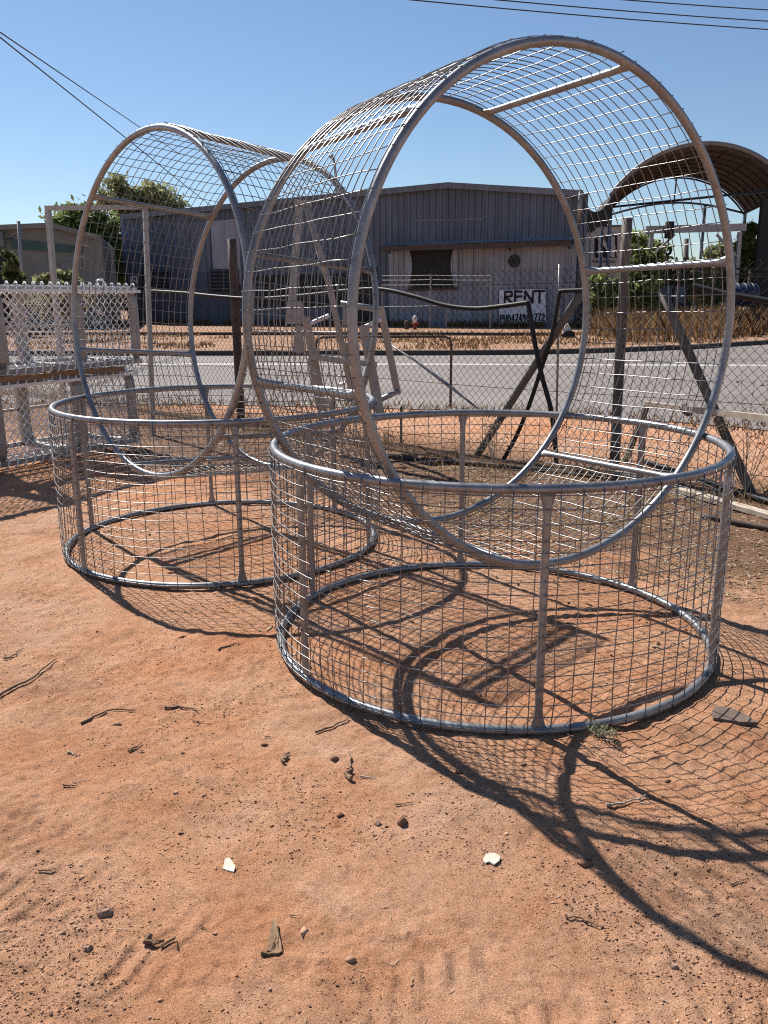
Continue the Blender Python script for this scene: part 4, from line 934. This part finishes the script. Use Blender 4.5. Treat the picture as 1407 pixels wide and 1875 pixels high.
# gantry crane
gd = 42.0
gc = thing('gantry_crane', at(1270, 600, gd)*[1, 1, 0], 'light steel gantry beam with a hoist and hook under the arched shed', 'crane')
b0, b1 = at(1183, 421, gd), at(1366, 416, gd)
MB().beam(b0, b1, .18, .34).build('beam', MT['pinkgrey'], gc)
for u, d in ((1194, 0), (1355, 0)):
    t_ = at(u, 425, gd); MB().beam(t_, [t_[0] - (.15 if u < 1300 else -.1), t_[1], 0.1], .17).build('leg', MT['pinkgrey'], gc)
    sg_ = 1 if u < 1300 else -1; MB().beam(t_ + [sg_*.05, 0, -1.1], t_ + [sg_*1.1, 0, -.1], .10).build('knee_brace', MT['pinkgrey'], gc)
hc = at(1226, 421, gd-.25); ho = MB().box(hc, (.34, .3, .75)).build('hoist', MT['dark'], gc)
hk = hc - [0, 0, .95]; MB().tube([hc, hk], .03, 6).build('chain', MT['cable'], ho); MB().tube([hk + np.array([.14*math.sin(a), 0, .16*math.cos(a)]) for a in np.linspace(0, 5.2, 14)], .07, 6).build('hook', MT['dark'], ho, True)
MB().beam(hk - [0, 0, .2], [hk[0]+.05, hk[1], .3], .11).build('lift_column', MT['dark'], gc)
# forklift-like dark machine below the hook
mc = gnd(1230, 612)*[1, 1, 0]; mc = at(1232, 600, 41)*[1, 1, 0]
md = thing('parked_machine', mc, 'dark machine with mast standing under the hoist behind the dry grass', 'machine')
MB().box(mc + [0, 0, .95], (1.0, 1.6, .9)).build('body', MT['dark'], md)
for dx in (-.3, .3): MB().beam(mc + [dx, -.6, .3], mc + [dx, -.6, 2.6], .09).build('mast', MT['dark'], md)
for dx in (-.45, .45):
    for dy in (-.5, .5): MB().tube([mc + [dx-.09, dy, .38], mc + [dx+.09, dy, .38]], .3, 14).build('wheel', MT['hose'], md)
MB().prism([mc + np.array(p) for p in [(-.4, .7, 1.4), (-.4, -.3, 1.4), (-.4, -.2, 2.2), (-.4, .6, 2.2)]], (.8, 0, 0)).build('cab', MT['clad_dark'], md)
# blue drum
dc = at(1358, 560, 36)*[1, 1, 0]
dr = thing('blue_drum', dc, 'large blue drum beside the dark wall on the right', 'drum'); zb = 1.0
MB().box(dc + [0, 0, .55], (1.3, .9, .9)).build('stand', MT['dark'], dr)
MB().tube([dc + [-.55, 0, 1.75], dc + [-.5, 0, 1.75], dc + [.5, 0, 1.75], dc + [.55, 0, 1.75]], [.42, .46, .46, .42], 18).build('shell', MT['blue'], dr, True)
m_ = MB(); [m_.tube([dc + [x, .465*math.cos(a), 1.75 + .465*math.sin(a)] for a in np.linspace(0, 6.283, 24, endpoint=False)], .025, 5, True) for x in (-.3, 0, .3)]; m_.build('hoop_band', MT['blue'], dr)
# sign building
sb = thing('company_building', at(1105, 600, 62)*[1, 1, 0], 'pale building end wall with a company sign, between warehouse and shed', 'building')
def sp_(u, v, off=0): return at(u, v, 62 - off)
MB().prism([sp_(1050, 420), sp_(1094, 414), sp_(1141, 413), sp_(1141, 602), sp_(1050, 602)], (0, 8, 0)).build('wall', MT['cream'], sb)
MB().prism([sp_(1048, 419, .2), sp_(1094, 412.5, .2), sp_(1143, 411.5, .2), sp_(1143, 414.5, .2), sp_(1094, 415.5, .2), sp_(1048, 422, .2)], (0, 8, 0)).build('roof', MT['clad_mid'], sb)
MB().prism([sp_(1066, 416, .3), sp_(1091, 413, .3), sp_(1091, 422, .3), sp_(1066, 424, .3)], (0, .1, 0)).build('high_window', MT['dark'], sb)
bd_ = MB().prism([sp_(1082, 426, .12), sp_(1139, 426, .12), sp_(1139, 498, .12), sp_(1082, 498, .12)], (0, .06, 0)).build('sign_board', MT['cream'], sb)
MB().prism([sp_(1090, 432, .18), sp_(1131, 431, .18), sp_(1130, 472, .18), sp_(1089, 472, .18)], (0, .04, 0)).build('logo_square', MT['dark'], bd_)
put_text('N', sp_(1096, 433, .22), sp_(1126, 433, .22), sp_(1096, 471, .22), bd_, MT['cream'], .03, (0, -1, 0), 'logo_letter')
put_text('Northtect', sp_(1087, 475, .2), sp_(1128, 475, .2), sp_(1087, 481.5, .2), bd_, MT['ink'], .01, (0, -1, 0), 'lettering')
MB().prism([sp_(1105, 489, .2), sp_(1137, 489, .2), sp_(1137, 495, .2), sp_(1105, 495, .2)], (0, .04, 0)).build('address_strip', MT['clad_light'], bd_)
# boundary fence and rail far side
rb = thing('dark_rail_fence', gnd(1300, 618)*[1, 1, 0], 'dark horizontal rail fence across the road in front of the arched shed', 'fence')
fy = 38.5
for v in (493, 503): MB().beam(at(1235, v, fy), at(1440, v-1, fy), .07).build('rail', MT['dark'], rb)
for u in (1245, 1310, 1374, 1436): p = at(u, 493, fy); MB().beam(p, p*[1, 1, 0], .09).build('post', MT['grey_post'], rb)
wf = thing('wire_fence', wp(789, 600, 3.2)*[1, 1, 0], 'thin barbed wire fence with a slim post in front of the warehouse window', 'fence')
for u, v in ((789, 501), (818, 566), (700, 520), (900, 518)):
    p = wp(u, v, 3.2); MB().tube([p, p*[1, 1, 0]], .05, 6).build('post', MT['steel_grey'], wf)
for v in (504, 512, 521, 560): MB().tube([wp(u, v + (1 if u != 789 else 0), 3.2) for u in (700, 745, 789, 845, 900)], .012, 4).build('wire', MT['steel_grey'], wf)
# hydrant, bollard, concrete block, low kerb rail
hy = wp(760, 600, 5.5)*[1, 1, 0] + [0, 0, .15]; h_ = thing('fire_hydrant', hy, 'small red and white hydrant post in front of the warehouse', 'hydrant')
MB().tube([hy, hy + [0, 0, .35]], .10, 10).build('barrel', MT['red'], h_, True); MB().tube([hy + [0, 0, .35], hy + [0, 0, .6], hy + [0, 0, .7]], [.12, .12, .05], 10).build('cap', MT['white'], h_, True); MB().tube([hy + [-.2, 0, .3], hy + [.2, 0, .3]], .06, 8).build('outlet', MT['red'], h_)
q = wp(745, 602, 5.2)*[1, 1, 0]; tag(MB().tube([q + [0, 0, .1], q + [0, 0, .55], q + [0, 0, .6]], [.13, .12, .06], 10).build('bollard', MT['rust_post'], None, True), 'short dark rusty bollard left of the hydrant', 'bollard')
q = [at(u, v, 33.5) for u, v in [(1030, 612), (1036, 594), (1041, 593), (1048, 606), (1050, 616)]]; tag(MB().prism(q, (.1, .5, 0)).build('concrete_block', MT['white'], None), 'white wedge of broken concrete on the far verge right of the painted sign', 'block')
q = [at(u, v, 33.3) for u, v in [(1028, 614), (1040, 605), (1052, 608), (1054, 620), (1030, 619)]]; tag(MB().prism(q, (.1, .4, 0)).build('rubble_lump', MT['dark'], None), 'dark lump of rubble in front of the white concrete wedge', 'rubble')
kr = [gnd(u, v)*[1, 1, 0] + [0, 0, .2] for u, v in [(-200, 620), (200, 620), (600, 620.5), (850, 621), (1010, 622)]]
m_ = MB(); [m_.beam(a, b, .25, .16) for a, b in zip(kr[:-1], kr[1:])]; tag(m_.build('lot_kerb', MT['kerb'], origin=(0, 0, 0)), kind='structure')

# street lamp and poles behind
sl_ = thing('street_lamp', at(616, 600, 75)*[1, 1, 0], 'street lamp with a hooked arm rising behind the warehouse roof', 'street lamp')
MB().tube([at(622, 600, 75)*[1, 1, 0], at(616, 330, 75), at(613, 300, 75), at(611, 290, 75)], [.16, .12, .1, .09], 8).build('pole', MT['steel_grey'], sl_, True)
MB().tube([at(611, 291, 75), at(608, 287, 75), at(605, 290, 75)], [.16, .28, .2], 8).build('lamp_head', MT['steel_grey'], sl_, True)
up = thing('power_pole', at(1255, 600, 90)*[1, 1, 0], 'distant timber power pole under the gantry beam', 'pole'); MB().tube([at(1257, 437, 90), at(1254, 600, 90)], [.26, .34], 8).build('shaft', MT['grey_post'], up, True)
# overhead cables
def cable(p, q, sagz, r, label, grp):
    p, q = np.array(p), np.array(q); t = np.linspace(0, 1, 40); P = p + (q-p)*t[:, None]; P[:, 2] -= sagz*4*t*(1-t)
    return tag(MB().tube(P, r, 5).build('overhead_cable', MT['cable'], None), label, 'cable', grp)
cable(at(-160, -60, 22), at(400, 388, 62), .0, .022, 'overhead cable from the upper left passing behind the left cage, lower of two', 'cables on the left')
cable(at(-160, -50, 22), at(330, 283, 66), .0, .022, 'overhead cable from the upper left passing behind the left cage, upper of two', 'cables on the left')
cable(at(500, -26, 30), at(1600, 66, 36), .12, .021, 'lowest of the three overhead cables at the upper right', 'cables on the right')
cable(at(600, -31, 30), at(1600, 50, 36), .12, .021, 'middle of the three overhead cables at the upper right', 'cables on the right')
cable(at(700, -40, 30), at(1600, 29, 36), .10, .021, 'topmost overhead cable, in the upper right corner', 'cables on the right')
